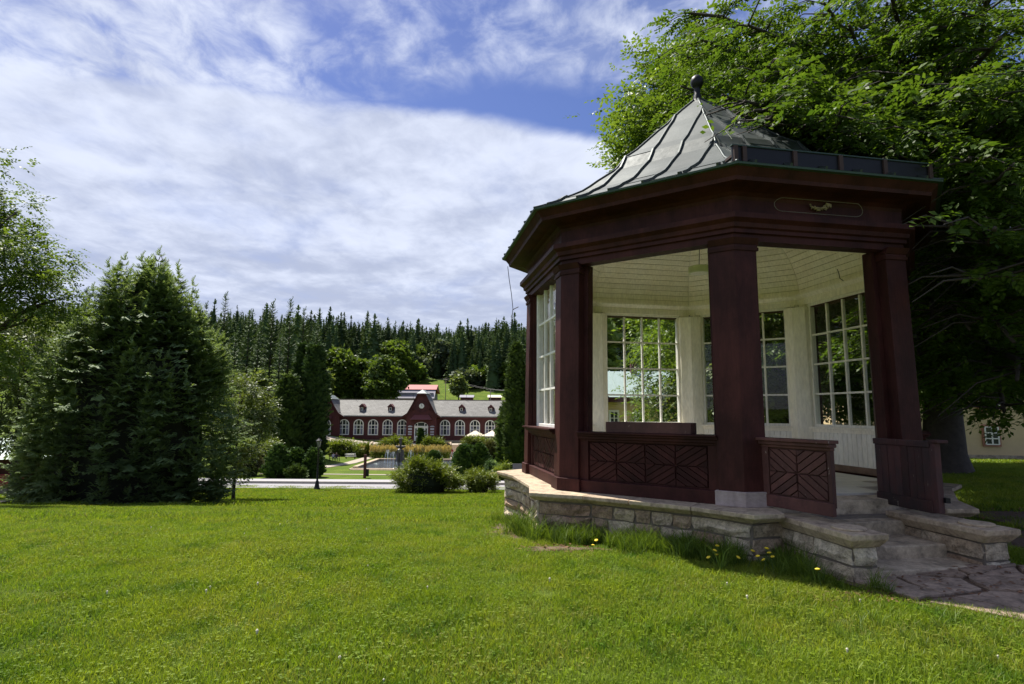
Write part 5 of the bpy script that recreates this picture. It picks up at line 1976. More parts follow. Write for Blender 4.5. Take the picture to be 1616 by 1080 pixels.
# the great spruce clump on the left of the lawn
def great_spruce():
    y = 28.0
    bx_, by_ = gx(216, y), y
    bz_ = H(bx_, by_)
    o = empty('great_spruce', (bx_, by_, bz_))
    tag(o, 'huge dark many-topped spruce on the lawn left of the road', 'tree')
    k = y / FPX
    def px(u, v): return ((u - 216) * k, (790 - v) * k)
    # outline of the clump: half widths left and right by height
    zz = np.array([0, 1.2, 3, 5, 7, 8.6, 10, 11.2, 11.95])
    wl = np.array([4.1, 4.6, 4.6, 4.3, 3.7, 3.0, 2.0, .9, .2])
    wr = np.array([4.6, 5.0, 5.5, 5.1, 4.3, 3.4, 2.5, 1.4, .35])
    lobes = []
    lead = [(0.3, 0, 11.9), (1.15, .1, 11.3), (-.55, .3, 11.0), (.3, -.6, 10.8), (2.0, -.3, 10.1), (-1.5, .2, 9.9), (2.7, .5, 9.3), (-2.3, -.2, 8.9), (-3.1, .4, 7.9), (3.5, -.2, 7.9), (-.6, -1.4, 9.6), (1.3, -1.5, 9.6)]
    # lobes spread over the envelope
    for i in range(310):
        z = 11.2 * rng.uniform(0, 1) ** 1.15
        a = rng.uniform(0, 2 * PI)
        w = np.interp(z, zz, wl) if math.cos(a) < 0 else np.interp(z, zz, wr)
        f = rng.uniform(.80, 1.0) if rng.uniform() < .8 else rng.uniform(.45, .8)
        lobes.append((math.cos(a) * w * f, math.sin(a) * w * f * .85, z))
    PP, YY, ZZ, SS_, TT = [], [], [], [], []
    def mini(x, yy, z0_, h, r, lv, per, out, bright):
        for i in range(lv):
            t = i / lv
            for q in range(per):
                a = rng.uniform(0, 2 * PI)
                d = np.array([math.cos(a) + out[0] * .7, math.sin(a) + out[1] * .7, .02 + .75 * t + rng.uniform(-.3, .2)])
                PP.append((x, yy, z0_ + h * t)); YY.append(d); ZZ.append((0, 0, 1)); SS_.append(r * (1 - t * .72) * rng.uniform(.75, 1.2)); TT.append(np.clip(bright + .45 * t + rng.uniform(-.2, .2), 0, 1))  # tint rises up each lobe, painting lit tips
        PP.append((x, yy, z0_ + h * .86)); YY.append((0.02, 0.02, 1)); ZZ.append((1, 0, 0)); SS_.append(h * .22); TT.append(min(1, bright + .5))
    for (x, yy, z) in lobes:
        ln = math.hypot(x, yy) + 1e-6
        mini(x * .93, yy * .93, z - .6, rng.uniform(1.2, 2.3), rng.uniform(.55, .85), 6, 6, (x / ln, yy / ln), rng.uniform(.05, .4) if rng.uniform() > .22 else rng.uniform(.5, .8))
    for (x, yy, zt) in lead:
        mini(x, yy, zt - 2.6, 2.7, 1.2, 13, 8, (0, 0), .2)
        mini(x * .9, yy * .9, zt - 5.0, 3.2, 1.05, 10, 9, (0, 0), .15)
    # long skirts
    for i in range(1000):
        a = rng.uniform(0, 2 * PI)
        z = rng.uniform(.25, 9) ** 1.0
        w = (np.interp(z, zz, wl) if math.cos(a) < 0 else np.interp(z, zz, wr))
        f = rng.uniform(.6, .95)
        PP.append((math.cos(a) * w * f, math.sin(a) * w * f * .85, z + .1)); YY.append((math.cos(a), math.sin(a), rng.uniform(-.45, .1))); ZZ.append((0, 0, 1)); SS_.append(rng.uniform(.55, .95)); TT.append(rng.uniform(0, .6))
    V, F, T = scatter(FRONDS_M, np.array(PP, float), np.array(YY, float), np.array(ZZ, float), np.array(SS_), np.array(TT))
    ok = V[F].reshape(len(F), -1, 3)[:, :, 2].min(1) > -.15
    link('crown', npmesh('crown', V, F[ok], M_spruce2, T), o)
    for (x, yy, zt) in lead[:7]:
        B = MB(); B.tube([(x * .25, yy * .25, -.5), (x * .8, yy * .8, zt * .5), (x, yy, zt)], [.24, .14, .015], 7)
        B.build('trunk', M_barkdark, o, smooth=True)
    # dark core shell filling the gaps, the crown's inner shade put into its colour
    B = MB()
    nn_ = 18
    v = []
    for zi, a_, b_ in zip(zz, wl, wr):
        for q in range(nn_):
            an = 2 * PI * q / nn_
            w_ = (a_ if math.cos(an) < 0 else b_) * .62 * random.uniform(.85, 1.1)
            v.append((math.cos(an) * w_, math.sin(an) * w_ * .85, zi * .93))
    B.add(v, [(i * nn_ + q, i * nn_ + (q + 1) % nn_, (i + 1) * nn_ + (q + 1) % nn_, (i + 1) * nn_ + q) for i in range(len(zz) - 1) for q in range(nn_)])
    B.build('inner_shade_core', plain('painted_spruce_shade', (.022, .024, .014), .95, 0, .5, 5, .8), o)
    # star frame fixed near the top
    s = at(253, 416, 28)
    so = empty('star_ornament', s)
    tag(so, 'wire star frame mounted at the top of the great spruce', 'ornament')
    pts = []
    for i in range(11):
        a = PI / 2 + i * PI / 5
        r = .46 if i % 2 == 0 else .18
        pts.append((r * math.cos(a), 0, r * math.sin(a)))
    B = MB(); B.tube(pts, .022, 5); B.build('star_frame', M_bare, so)
    B = MB(); B.tube([(0, .05, .2), (0, .05, -1.6)], .02, 5); B.build('pole', M_bare, so)
    return o


great_spruce()

# ------------------------------------------------------------------ beech over the pavilion
def beech():
    base = Vector((11.3, 15.2, 0)); base.z = H(base.x, base.y)
    o = empty('beech_tree', base)
    tag(o, 'great spreading beech whose drooping branches overhang the pavilion roof', 'tree')
    B = MB()
    B.tube([(0, 0, -.5), (0, 0, .0), (0, 0, .5), (.05, 0, 2.0), (-.1, .1, 4.5), (-.3, .2, 8), (-.2, .2, 12)], [.85, .62, .48, .40, .36, .26, .08], 14)
    tr = B.build('trunk', M_bark, o, smooth=True)
    Wp = []        # limb ends in world coordinates; branches droop at the tips
    # (x, y, z) world
    ends = [(3.75, 7.95, 5.9), (4.1, 7.8, 5.7), (4.6, 7.7, 5.5), (3.9, 8.6, 6.4), (5.2, 7.5, 5.3), (4.2, 8.3, 6.2), (4.9, 8.3, 5.9), (4.6, 10.9, 7.6), (3.6, 11.6, 8.6), (5.2, 9.3, 7.0), (6.2, 9.6, 6.5), (7.0, 8.4, 6.4), (5.4, 12.6, 9.6), (4.4, 13.6, 10.6), (6.6, 7.2, 5.7), (7.8, 7.0, 5.0), (8.4, 8.6, 6.8),
            (7.2, 6.3, 4.0), (6.6, 6.9, 3.4), (8.2, 7.6, 3.2), (9.2, 9.2, 3.6), (8.6, 10.6, 4.4), (9.4, 11.6, 2.6), (8.0, 12.6, 3.0), (7.2, 14.4, 3.2), (10.2, 10.4, 2.6), (12.6, 11.2, 3.2), (11.8, 9.2, 4.6), (13.8, 12.8, 5.2),
            (9.8, 7.4, 6.6), (11.2, 8.4, 8.6), (6.4, 11.0, 9.4), (7.8, 10.0, 8.8), (9.4, 9.6, 10.2), (8.2, 13.2, 12.4), (6.2, 15.6, 11.6), (11, 12.4, 13), (14.2, 14.2, 10.4), (5.4, 14.8, 7.4), (6.4, 16.8, 5.4), (9.4, 18.6, 6.6), (12.6, 19.2, 9.4), (8.4, 17.6, 2.6), (6.6, 13.2, 5.6), (14.8, 16.8, 5.0),
            (7.6, 5.9, 5.6), (6.4, 5.8, 5.2), (8.8, 6.1, 7.4), (7.0, 7.8, 7.8), (5.9, 8.3, 8.4), (8.6, 15.4, 2.2), (10.8, 13.4, 2.2)]
    for u, v, yy in ((1100, 60, 11), (1180, 40, 10), (1260, 60, 9.5), (1340, 40, 9), (1420, 60, 8.5), (1500, 40, 8), (1580, 60, 7.5), (1195, 115, 9.2), (1240, 140, 8.6), (1310, 130, 8.6), (1390, 150, 8.2), (1470, 160, 7.6), (1560, 150, 7),
                     (1450, 260, 7.2), (1530, 250, 6.6), (1600, 260, 6.3), (1500, 350, 6.6), (1570, 360, 6.2), (1545, 440, 6.4), (1480, 300, 7.4), (1600, 450, 6.5), (1210, 185, 8.1), (1265, 195, 7.9), (1175, 160, 8.5), (1190, 175, 8.3),
                     (1530, 640, 9.5), (1585, 650, 8.6), (1450, 560, 10.5), (1500, 600, 11), (1560, 590, 9), (1605, 600, 7.8), (1470, 500, 9), (1530, 520, 8), (1600, 540, 7.2), (1080, 20, 12), (1130, 30, 11.5), (1300, 5, 9.5), (1400, 5, 9), (1550, 0, 8), (1330, 200, 8.8), (1400, 225, 8.8)):
        w_ = at(u, v, yy)
        ends.append((w_.x, w_.y, w_.z))
    for u, v in ((1135, 172), (1160, 185), (1190, 180), (1190, 205), (1215, 195), (1240, 210), (1265, 205), (1290, 222), (1165, 160), (1225, 170), (1310, 205), (1140, 150)):
        # twigs that rest just above the roof slope they hang over
        yy = 12.0
        while yy > 5.5:
            w_ = at(u, v, yy)
            r_ = math.hypot(w_.x - GX, w_.y - GY)
            if r_ < 3.5 and w_.z < float(np.interp(r_, pr, pz)) + GZ + .45: break
            yy -= .05
        if yy <= 5.5: yy = 8.6
        hit = yy
        while hit > 5.5:
            w_ = at(u, v, hit)
            r_ = math.hypot(w_.x - GX, w_.y - GY)
            if r_ > 3.5 or w_.z > float(np.interp(r_, pr, pz)) + GZ + .30: break
            hit -= .05
        w_ = at(u, v, hit - .1)
        ends.append((w_.x, w_.y, w_.z))
    n_front = 12
    PP, YY, SS_, TT, PK = [], [], [], [], []
    B = MB()
    for (ex, ey, ez) in ends:
        e = Vector((ex, ey, ez)) - base
        s = Vector((0, 0, max(2.2, min(9.5, e.z * .75 + 1.0 - .05 * e.xy.length))))
        pth = limb_path(s, e, .10, 7, .025)
        B.tube(pth, [.15 * (1 - .9 * i / 7) + .008 for i in range(8)], 6)
        # secondary branches, fan shaped and drooping
        d0 = (e - s).normalized()
        for i in range(1, 8):
            nsec = (2, 2, 3, 3, 4, 5, 5, 5)[i]
            for _ in range(nsec):
                u = i - random.random()
                j = min(6, int(u)); p = pth[j].lerp(pth[j + 1], u - j)
                a = random.choice((-1, 1)) * random.uniform(.35, 1.25)
                hd = Vector((d0.x, d0.y, 0)).normalized()
                d = Vector((hd.x * math.cos(a) - hd.y * math.sin(a), hd.x * math.sin(a) + hd.y * math.cos(a), random.uniform(-.38, .18)))
                ln = random.uniform(.8, 1.9) * (1.1 - .4 * i / 8)
                q = [p, p + d * ln * .5 + Vector((0, 0, .05)), p + d * ln + Vector((0, 0, -.16 * ln))]
                B.tube(q, [.02, .012, .005], 4, cap=False)
                ns = int(ln * 8) + 3
                for t in range(ns):
                    w = (t + random.random()) / ns
                    c = q[0].lerp(q[1], w * 2) if w < .5 else q[1].lerp(q[2], w * 2 - 1)
                    b = random.choice((-1, 1)) * random.uniform(.2, 1.1) if t < ns - 1 else 0
                    dd = Vector((d.x * math.cos(b) - d.y * math.sin(b), d.x * math.sin(b) + d.y * math.cos(b), d.z - random.uniform(.0, .55)))
                    PP.append(c + Vector((random.gauss(0, .05), random.gauss(0, .05), random.gauss(0, .07)))); YY.append(dd); SS_.append(random.uniform(.30, .52)); TT.append(random.random())
    B.build('limbs', M_bark, tr, smooth=True)
    k = len(PP)
    Z = np.array([0, 0, 1.0]) + rng.normal(size=(k, 3)) * .30
    V, F, T = scatter(SPRAYS, np.array([tuple(p) for p in PP]), np.array([tuple(p) for p in YY]), Z, np.array(SS_), np.array(TT))
    # no leaf inside the pavilion or through its roof
    F = keep_out(V + np.array(base), F)
    link('crown', npmesh('crown', V, F, M_beech, T), o)
    print('beech sprays', k, 'faces', len(F))


def keep_out(Vw, F):
    c = Vw[F].mean(1)
    r = np.hypot(c[:, 0] - GX, c[:, 1] - GY)
    zr = np.interp(np.clip(r, .1, 3.5), pr, pz) + GZ
    bad = (r < 3.6) & (c[:, 2] < zr + .12)
    return F[~bad]


beech()

# outer dome of the same side: trees standing behind the pavilion
def lobes_of(spec):
    return [tuple(s) for s in spec]


def bl(name, label, x, y, lobes, n, tm, size, m, tr, group=None, **kw):
    return broadleaf(name, label, (x, y, H(x, y)), lobes, n, tm, size, m, tr, group, **kw)


bl('lime_tree', 'tall sunlit tree rising behind the pavilion roof', 7.4, 21.5,
   [(.2, 0, 13.5, 3.2, 4, 3.2), (-1.3, -1, 11.4, 2.3, 3, 2.6), (2.6, -.6, 11.4, 3.4, 3, 3), (-1.2, -1.6, 8.6, 2.2, 3, 2.4), (-.6, -1, 14.4, 2.4, 2.6, 2.2), (1.2, -2.2, 8.2, 3.4, 3, 2.6), (4.6, 0, 7, 3.4, 3, 3), (-.6, 0, 5.6, 2.0, 2.6, 2), (2, -1, 4.6, 3, 3, 2.4), (5.5, 2, 11, 4, 3.6, 3.6), (0, 2, 16.4, 3, 3, 2.4)],
   11500, SPRAYS_S, .66, M_beech2, .38, 'trees behind the pavilion', sub=14, sig=.17)
bl('hazel_tree', 'low yellow green tree filling the pavilion back windows', 8.4, 17.8,
   [(0, 0, 3.6, 2.6, 2, 1.8), (-1.8, .5, 2.6, 1.8, 1.8, 1.5), (1.8, 0, 3.0, 2.2, 1.8, 1.9), (.4, 0, 5.2, 2.4, 2, 1.6), (-.6, -.6, 1.9, 1.6, 1.4, 1.1), (3.6, 0, 2.4, 1.8, 1.5, 1.6), (3.4, .3, 4.6, 2.0, 1.6, 1.6), (2.6, 0, 6.4, 2.2, 1.8, 1.4)],
   4800, SPRAYS_S, .52, M_willow, .14, 'trees behind the pavilion', sub=14, sig=.18)
bl('dark_lime_tree', 'dark leafy tree shading the house behind the beech', 22.5, 24,
   [(-3, 0, 11, 5, 5, 4.5), (-6.5, -1, 8, 3.6, 4, 3.4), (1.5, -1, 8.5, 4, 4, 3.6), (-3, -2, 6, 4.2, 3, 2.6), (-7, -1, 4.6, 2.8, 3, 1.9), (2, -2, 5, 3.4, 3, 2.2), (-3, 1, 15, 4, 4, 3), (-4, -2, 3.6, 2.4, 2, 1.4), (0, -2, 3.8, 2.6, 2, 1.5)],
   5600, SPRAYS_S, .70, M_beech, .45, 'trees behind the pavilion', sub=14, sig=.18)
bl('far_lime_tree', 'leafy tree beside the green roofed house behind the pavilion', 11.2, 36,
   [(0, 0, 6.5, 3.2, 3, 3.4), (-1.8, -.5, 4.2, 2.2, 2, 2.2), (2.4, 0, 5, 3, 3, 3), (0, 0, 9.6, 3, 3, 2.6), (4, 1, 8, 3, 3, 3)],
   3600, SPRAYS_S, .7, M_beech2, .3, 'trees behind the pavilion', sub=12, sig=.19)
bl('valley_tree', 'dark crowned tree far behind the pavilion back window', 9.5, 70,
   [(2, 0, 11, 5, 5, 5), (7, 2, 12, 6, 5, 6), (14, 3, 12, 7, 6, 7), (2, 3, 17, 6, 5, 5), (22, 2, 13, 7, 6, 7)],
   3400, CLUMPS_F, 1.5, M_decid, .5, 'trees behind the pavilion', sub=10)

# ------------------------------------------------------------------ left edge
bl('ash_tree', 'leafy tree hanging in from the left picture edge above the kiosk', gx(-60, 21), 21,
   [(1.4, 0, 8.0, 1.7, 1.6, 1.5), (.2, 0, 9.6, 2.2, 2, 1.6), (-2, 0, 11, 3, 3, 2.4), (1.0, .3, 11.0, 1.0, 1.2, .9), (2.3, 0, 7.0, 1.2, 1.2, .7), (.8, 0, 6.1, 1.7, 1.6, 1.4), (-2.4, 0, 7.6, 3, 3, 2.6), (.4, -.3, 4.4, 1.7, 1.6, 1.4), (1.9, 0, 9.0, 1.5, 1.5, 1.2), (2.7, 0, 7.7, 1.2, 1.2, .9)],
   5200, SPRAYS_S, .48, M_decid, .26, 'trees at the left edge', sub=10, sig=.2)
bl('maple_tree', 'sunlit yellow green tree between the left edge and the spruce', gx(48, 36), 36,
   [(0, 0, 9.0, 2.6, 2.4, 1.9), (-2.2, 0, 8, 2.4, 2.2, 2), (.6, -.4, 6.4, 2.6, 2.2, 2), (-2.6, 0, 5.2, 2.2, 2, 1.7), (2.9, 0, 9.4, 2.0, 2, 1.7), (.2, 0, 3.8, 2.0, 1.8, 1.1), (-4.6, 0, 10, 2.6, 2.6, 2.6)],
   4200, SPRAYS_S, .72, M_willow, .3, 'trees at the left edge', sub=11, sig=.2)
bl('lilac_shrub', 'pale green shrub showing past the right side of the spruce', gx(384, 36), 36,
   [(0, 0, 6.6, 1.5, 1.5, 1.0), (.4, 0, 5.0, 1.5, 1.5, 1.2), (-.6, 0, 3.4, 1.6, 1.5, 1.2), (.1, 0, 1.9, 1.2, 1.2, .9)],
   1300, SPRAYS_S, .60, M_willow, .10, None, sub=9, sig=.22)
# ------------------------------------------------------------------ columnar conifers, clipped cones, shrubs
def column_mesh(h, r, n, prof_, m, size=.45, tm=None, up=1.1):
    """dense upright sprays over a lathe outline"""
    u = rng.uniform(0, 1, n) ** 1.0
    a = rng.uniform(0, 2 * PI, n)
    rr = np.interp(u, [p[0] for p in prof_], [p[1] for p in prof_]) * r
    lump = 1 + .13 * np.sin(a * 5 + u * 17) + .09 * np.sin(a * 3 - u * 29)
    f = rng.uniform(.72, 1.0, n) * lump
    P = np.stack([np.cos(a) * rr * f, np.sin(a) * rr * f, u * h * .97], -1)
    Y = np.stack([np.cos(a), np.sin(a), np.full(n, up)], -1) + rng.normal(size=(n, 3)) * .3
    Z = np.stack([np.cos(a), np.sin(a), np.zeros(n)], -1) + rng.normal(size=(n, 3)) * .3
    V, F, T = scatter(tm or FRONDS_F, P, Y, Z, size * rng.uniform(.7, 1.3, n), rng.uniform(0, 1, n))
    return npmesh('crown', V, F, m, T)


COLP = [(0, .75), (.12, .95), (.4, 1), (.7, .72), (.9, .34), (1, .04)]
CONP = [(0, .9), (.15, 1), (.45, .86), (.75, .52), (.93, .2), (1, .03)]


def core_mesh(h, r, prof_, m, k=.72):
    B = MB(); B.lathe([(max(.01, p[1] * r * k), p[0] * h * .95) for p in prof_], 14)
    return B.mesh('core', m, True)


M_core = plain('painted_inner_shade', (.012, .018, .008), .95, 0, .3, 6, .4)  # near-black green of the solid cores, inner shade put into the colour


def columnar(name, label, u, y, vb, vt, wpx, m, prof_=COLP, n=900, size=.9, group=None, cat='tree'):
    x = gx(u, y)
    b = at(u, vb, y)
    z = min(H(x, y), b.z)
    h = at(u, vt, y).z - z
    r = wpx / 2 / FPX * y
    o = empty(name, (x, y, z)); tag(o, label, cat, group)
    link('crown', column_mesh(h, r, n, prof_, m, size), o)
    link('stems_or_core', core_mesh(h, r, prof_, M_core), o)  # solid dark core inside the foliage, coloured as its shade
    B = MB(); B.tube([(0, 0, -.5), (0, 0, h * .5)], [r * .12, .05], 6); B.build('trunk', M_barkdark, o)
    return o


G = 'columnar conifers by the hall'
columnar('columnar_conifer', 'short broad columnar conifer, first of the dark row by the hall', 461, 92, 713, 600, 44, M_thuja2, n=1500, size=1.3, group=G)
columnar('columnar_conifer', 'dark columnar conifer, second of the row left of the hall', 480, 97, 712, 548, 24, M_thuja, n=1500, size=1.3, group=G)
columnar('columnar_conifer', 'slim columnar conifer, third of the row left of the hall', 489, 99, 712, 550, 20, M_thuja, n=1300, size=1.3, group=G)
columnar('columnar_conifer', 'tallest dark columnar conifer touching the hall end', 500, 95, 713, 549, 32, M_thuja, n=1900, size=1.4, group=G)
columnar('columnar_conifer', 'lighter green columnar conifer beside the pavilion left post', 816, 80, 720, 543, 31, M_thuja2, n=2600, size=.85, group=G)
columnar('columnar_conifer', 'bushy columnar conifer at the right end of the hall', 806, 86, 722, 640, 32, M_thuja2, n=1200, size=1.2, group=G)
G = 'clipped yew cones in the garden'
for u, y, vb, vt, w, lab in ((449, 66, 753.5, 706, 34, 'largest clipped yew cone left of the lamp post'), (476, 68, 752, 713, 30, 'middle clipped yew cone of the left group'), (504, 67, 752.5, 713, 27, 'clipped yew cone touching the lamp post'),
                             (734, 72, 746, 707, 28, 'broad clipped yew cone right of the fountain'), (759, 73, 746, 706, 32, 'tall clipped yew cone, right one of the fountain pair'), (746, 77, 743, 709, 22, 'clipped yew cone behind the fountain pair'), (690, 84, 736, 717, 18, 'small dark clipped cone by the pool corner'), (668, 116, 703, 679, 9, 'slim little fir before the hall door')):
    columnar('clipped_cone', lab, u, y, vb, vt, w, M_hedge, CONP, 700, .62, G, 'shrub')


def bush(name, label, u, y, vb, vt, wpx, m, n=1500, size=.5, tm=None, group=None, lobes=7, cat='shrub', flat=1.0):
    x = gx(u, y); b = at(u, vb, y)
    z = min(H(x, y), b.z)
    h = at(u, vt, y).z - z
    r = wpx / 2 / FPX * y
    o = empty(name, (x, y, z)); tag(o, label, cat, group)
    ls = [(0, 0, h * .45, r * .72, r * .6 * flat, h * .5)]
    for i in range(lobes):
        a = 2 * PI * i / lobes + random.uniform(-.3, .3)
        ls.append((math.cos(a) * r * .5, math.sin(a) * r * .45 * flat, h * random.uniform(.3, .62), r * random.uniform(.36, .5), r * random.uniform(.3, .42) * flat, h * random.uniform(.28, .4)))
    link('crown', crown_mesh('crown', ls, n, tm or SPRAYS_S, size, m, 8, .2, -.25, .02, (.75, 1.0), .6), o)
    B = MB(); B.lathe([(r * .5, 0), (r * .62, h * .3), (r * .5, h * .62), (r * .15, h * .8)], 12)
    co = B.build('inner_shade_core', M_core, o); co.scale = (1, flat, 1)  # solid core that blocks gaps, painted dark like a shaded interior
    B = MB()
    for i in range(5):
        a = i * 1.3
        B.tube([(0, 0, -.2), (math.cos(a) * r * .3, math.sin(a) * r * .3 * flat, h * .5)], [.06, .02], 5)
    B.build('stems_or_core', M_bark, o)
    return o


bush('rhododendron', 'large yellow green rhododendron at the edge of the road', 678, 50, 775, 727, 104, M_rhodo, 3600, .55, lobes=9)
bush('rhododendron', 'smaller rhododendron on the lawn edge beside the large one', 758, 50.5, 773, 741, 52, M_rhodo, 1700, .48)
bush('round_shrub', 'round grey green shrub on the grass near the notice sign', 796.5, 63, 752, 731.5, 27, M_rhodo, 900, .42)
bush('small_shrub', 'small dark shrub between yew cones and round shrub', 778, 66, 748, 727, 17, M_hedge, 500, .45)
bush('broad_shrub', 'bright green spreading shrub behind the left yew cones', 425, 76, 741, 696, 74, M_rhodo, 2200, .75, lobes=9)
bush('olive_shrub', 'brownish olive shrub beside the great spruce', 404, 68, 752, 711, 52, M_olive, 1700, .6)
bush('low_juniper', 'low spreading juniper in front of the left yew cones', 478, 64, 755, 737, 24, M_thuja2, 600, .5, FRONDS_F)
G = 'shrub beds before the hall'
for u, y, vb, vt, w, lab in ((546, 106, 721, 697, 70, 'dark green shrub bed left of the left stairs'), (582, 108, 722, 703, 24, 'shrub at the foot of the left stairs'), (628, 114, 707, 693, 56, 'shrub bed left of the door fir'), (690, 114, 707, 693, 46, 'shrub bed right of the door fir'), (756, 113, 716, 690, 46, 'tall shrub bed below the parasols'), (783, 111, 719, 695, 46, 'shrub bed beside the right conifer'), (775, 104, 721, 700, 30, 'pale shrub before the parasol terrace')):
    bush('garden_shrub', lab, u, y, vb, vt, w, M_rhodo if u != 775 else M_olive, 1300, .85, group=G, flat=.5, lobes=9)


def plumes(label, u0, u1, y, vb, vt):
    x0, x1 = gx(u0, y), gx(u1, y)
    z = H((x0 + x1) / 2, y)
    h = at((u0 + u1) / 2, vt, y).z - z
    o = empty('flower_bed', ((x0 + x1) / 2, y, z)); tag(o, label, 'flowers', 'cream flower beds')
    n = int((x1 - x0) * 70)
    hw = (x1 - x0) / 2
    P = np.stack([rng.uniform(-hw, hw, n), rng.uniform(-1.2, 1.2, n), rng.uniform(.1, .62, n) * h], -1)
    V, F, T = scatter(CLUMPS, P, rng.normal(size=(n, 3)), rng.normal(size=(n, 3)) + [0, 0, 1], rng.uniform(.35, .65, n), rng.uniform(0, 1, n))
    link('leaves', npmesh('leaves', V, F, M_rhodo, T), o)
    n = int((x1 - x0) * 60)
    P = np.stack([rng.uniform(-hw, hw, n), rng.uniform(-1.2, 1.0, n), h * rng.uniform(.55, .9, n)], -1)
    Y = np.array([0, 0, 1.0]) + rng.normal(size=(n, 3)) * .25
    V, F, T = scatter([frond(5, np.random.default_rng(77), .0, .10, .3)], P, Y, rng.normal(size=(n, 3)), rng.uniform(.5, .9, n), rng.uniform(0, 1, n))
    link('plumes', npmesh('plumes', V, F, M_yellowfl, T), o)


plumes('long bed of cream plumed flowers behind the fountain, left half', 592, 650, 105, 722, 707)
plumes('long bed of cream plumed flowers behind the fountain, right half', 652, 714, 104.5, 723, 707)
plumes('small clump of cream flowers at the left stairs', 574, 583, 107, 720, 706)

# ------------------------------------------------------------------ trees round the hall
G = 'broadleaved trees behind the hall'
def big(label, u, y, vb, vt, wpx, m, n=1700, size=1.5, seed=0, name='maple_tree', tm=None, group=None):
    rr = np.random.default_rng(seed + 900)
    x = gx(u, y); z = H(x, y)
    h = at(u, vt, y).z - z
    r = wpx / 2 / FPX * y
    b0 = max(0.12 * h, (at(u, vb, y).z - z))
    ls = [(0, 0, b0 + (h - b0) * .55, r * .72, r * .7, (h - b0) * .45)]
    for i in range(8):
        a = rr.uniform(0, 2 * PI); f = rr.uniform(.35, .68)
        zz = rr.uniform(.22, .86)
        ls.append((math.cos(a) * r * f, math.sin(a) * r * f, b0 + (h - b0) * zz, r * rr.uniform(.3, .46), r * rr.uniform(.3, .46), (h - b0) * rr.uniform(.14, .22)))
    return broadleaf(name, label, (x, y, z), ls, int(n * .72), tm or CLUMPS_F, size * 1.1, m, r * .09, group or G, sub=10, sig=.2, droop=.1)


big('broad maple behind the left end of the hall', 541, 152, 640, 552, 66, M_decid, 2600, 1.5, 1)
big('rounded maple, second behind the hall roof', 577, 156, 640, 566, 52, M_decid, 2200, 1.5, 2)
big('dark maple just left of the red roofed house', 611, 150, 640, 570, 62, M_decid, 2600, 1.5, 3)
big('bright tree top showing past the columnar conifers', 513, 140, 700, 590, 26, M_willow, 900, 1.4, 4)
big('small pale young tree on the slope above the hall roof', 725, 165, 628, 597, 30, M_willow, 800, 1.1, 5)
big('round crowned tree at the edge of the spruce wood', 622, 200, 600, 545, 62, M_decid, 2200, 1.9, 6)
big('grey green tree in front of the spruce wood', 700, 225, 615, 542, 44, M_grey, 1700, 2.0, 7)
big('tall grey green willow below the wood', 690, 240, 610, 570, 34, M_grey, 1100, 1.9, 8)
big('pale willow at the foot of the wood, rightmost', 790, 215, 628, 582, 46, M_grey, 1500, 1.8, 9)
big('small grey tree near the wires', 668, 215, 605, 568, 26, M_grey, 800, 1.7, 10)
big('round tree beside the red roofed house, on its right', 735, 190, 634, 588, 44, M_grey, 1300, 1.6, 21)
big('dark round tree above the right half of the roof', 762, 195, 634, 584, 48, M_decid, 1500, 1.7, 22)
big('round tree close above the red roof', 648, 205, 620, 574, 44, M_decid, 1400, 1.8, 23)
big('broad pale tree on the slope above the clock gable', 680, 232, 615, 566, 46, M_grey, 1400, 1.9, 24)
big('bushy tree half hidden by the right conifer', 808, 190, 634, 578, 46, M_decid, 1400, 1.7, 25)
big('tall round tree left of the pale slope tree', 655, 240, 600, 552, 46, M_decid, 1400, 2.0, 26)
big('yellowish tree crown halfway up the wood', 575, 290, 570, 530, 22, M_willow, 700, 2.2, 11)
big('pale tree crown in the wood above the maple', 598, 270, 575, 545, 26, M_decid, 800, 2.2, 12)
big('lone pale tree crown near the ridge right', 742, 330, 560, 530, 30, M_grey, 800, 2.6, 13)
big('light crown left of the tall spruces', 300, 120, 640, 560, 60, M_decid, 1800, 1.4, 14, group='trees at the left edge')
big('greenish crown behind the olive shrub', 412, 104, 700, 600, 30, M_willow, 900, 1.2, 15)

# ------------------------------------------------------------------ tall spruces left of the hall, then the wood
G = 'tall spruces left of the hall'
for u, y, vt, w, lab in ((352, 118, 463, 50, 'tall spruce rising just right of the great spruce'), (428, 112, 476, 44, 'tall spruce, leftmost of the skyline trio'), (456, 120, 472, 46, 'tallest spruce in the middle of the skyline trio'), (478, 128, 487, 44, 'tall spruce, right one of the skyline trio'),
                         (392, 126, 490, 46, 'dark spruce standing between taller ones'), (322, 130, 478, 40, 'spruce top showing beside the great spruce crown'), (408, 108, 520, 40, 'lower spruce with bare lower trunk'), (443, 106, 530, 38, 'shaded spruce before the skyline trio'), (500, 150, 506, 36, 'slender spruce behind the columnar conifers'), (372, 110, 525, 44, 'lower dark spruce by the pale shrub'),
                         (280, 140, 480, 40, 'spruce behind the great spruce on its right shoulder'), (130, 120, 455, 60, 'broad spruce behind the left maple'), (60, 130, 448, 60, 'dark spruce near the left picture edge')):
    x = gx(u, y); z = H(x, y)
    h = at(u, vt, y).z - z
    conifer('spruce_tree', lab, (x, y, z), h, w / 2 / FPX * y, 34, 11, FRONDS_M, M_spruce, G, .3, .16 if u in (408, 428) else .05, .8)

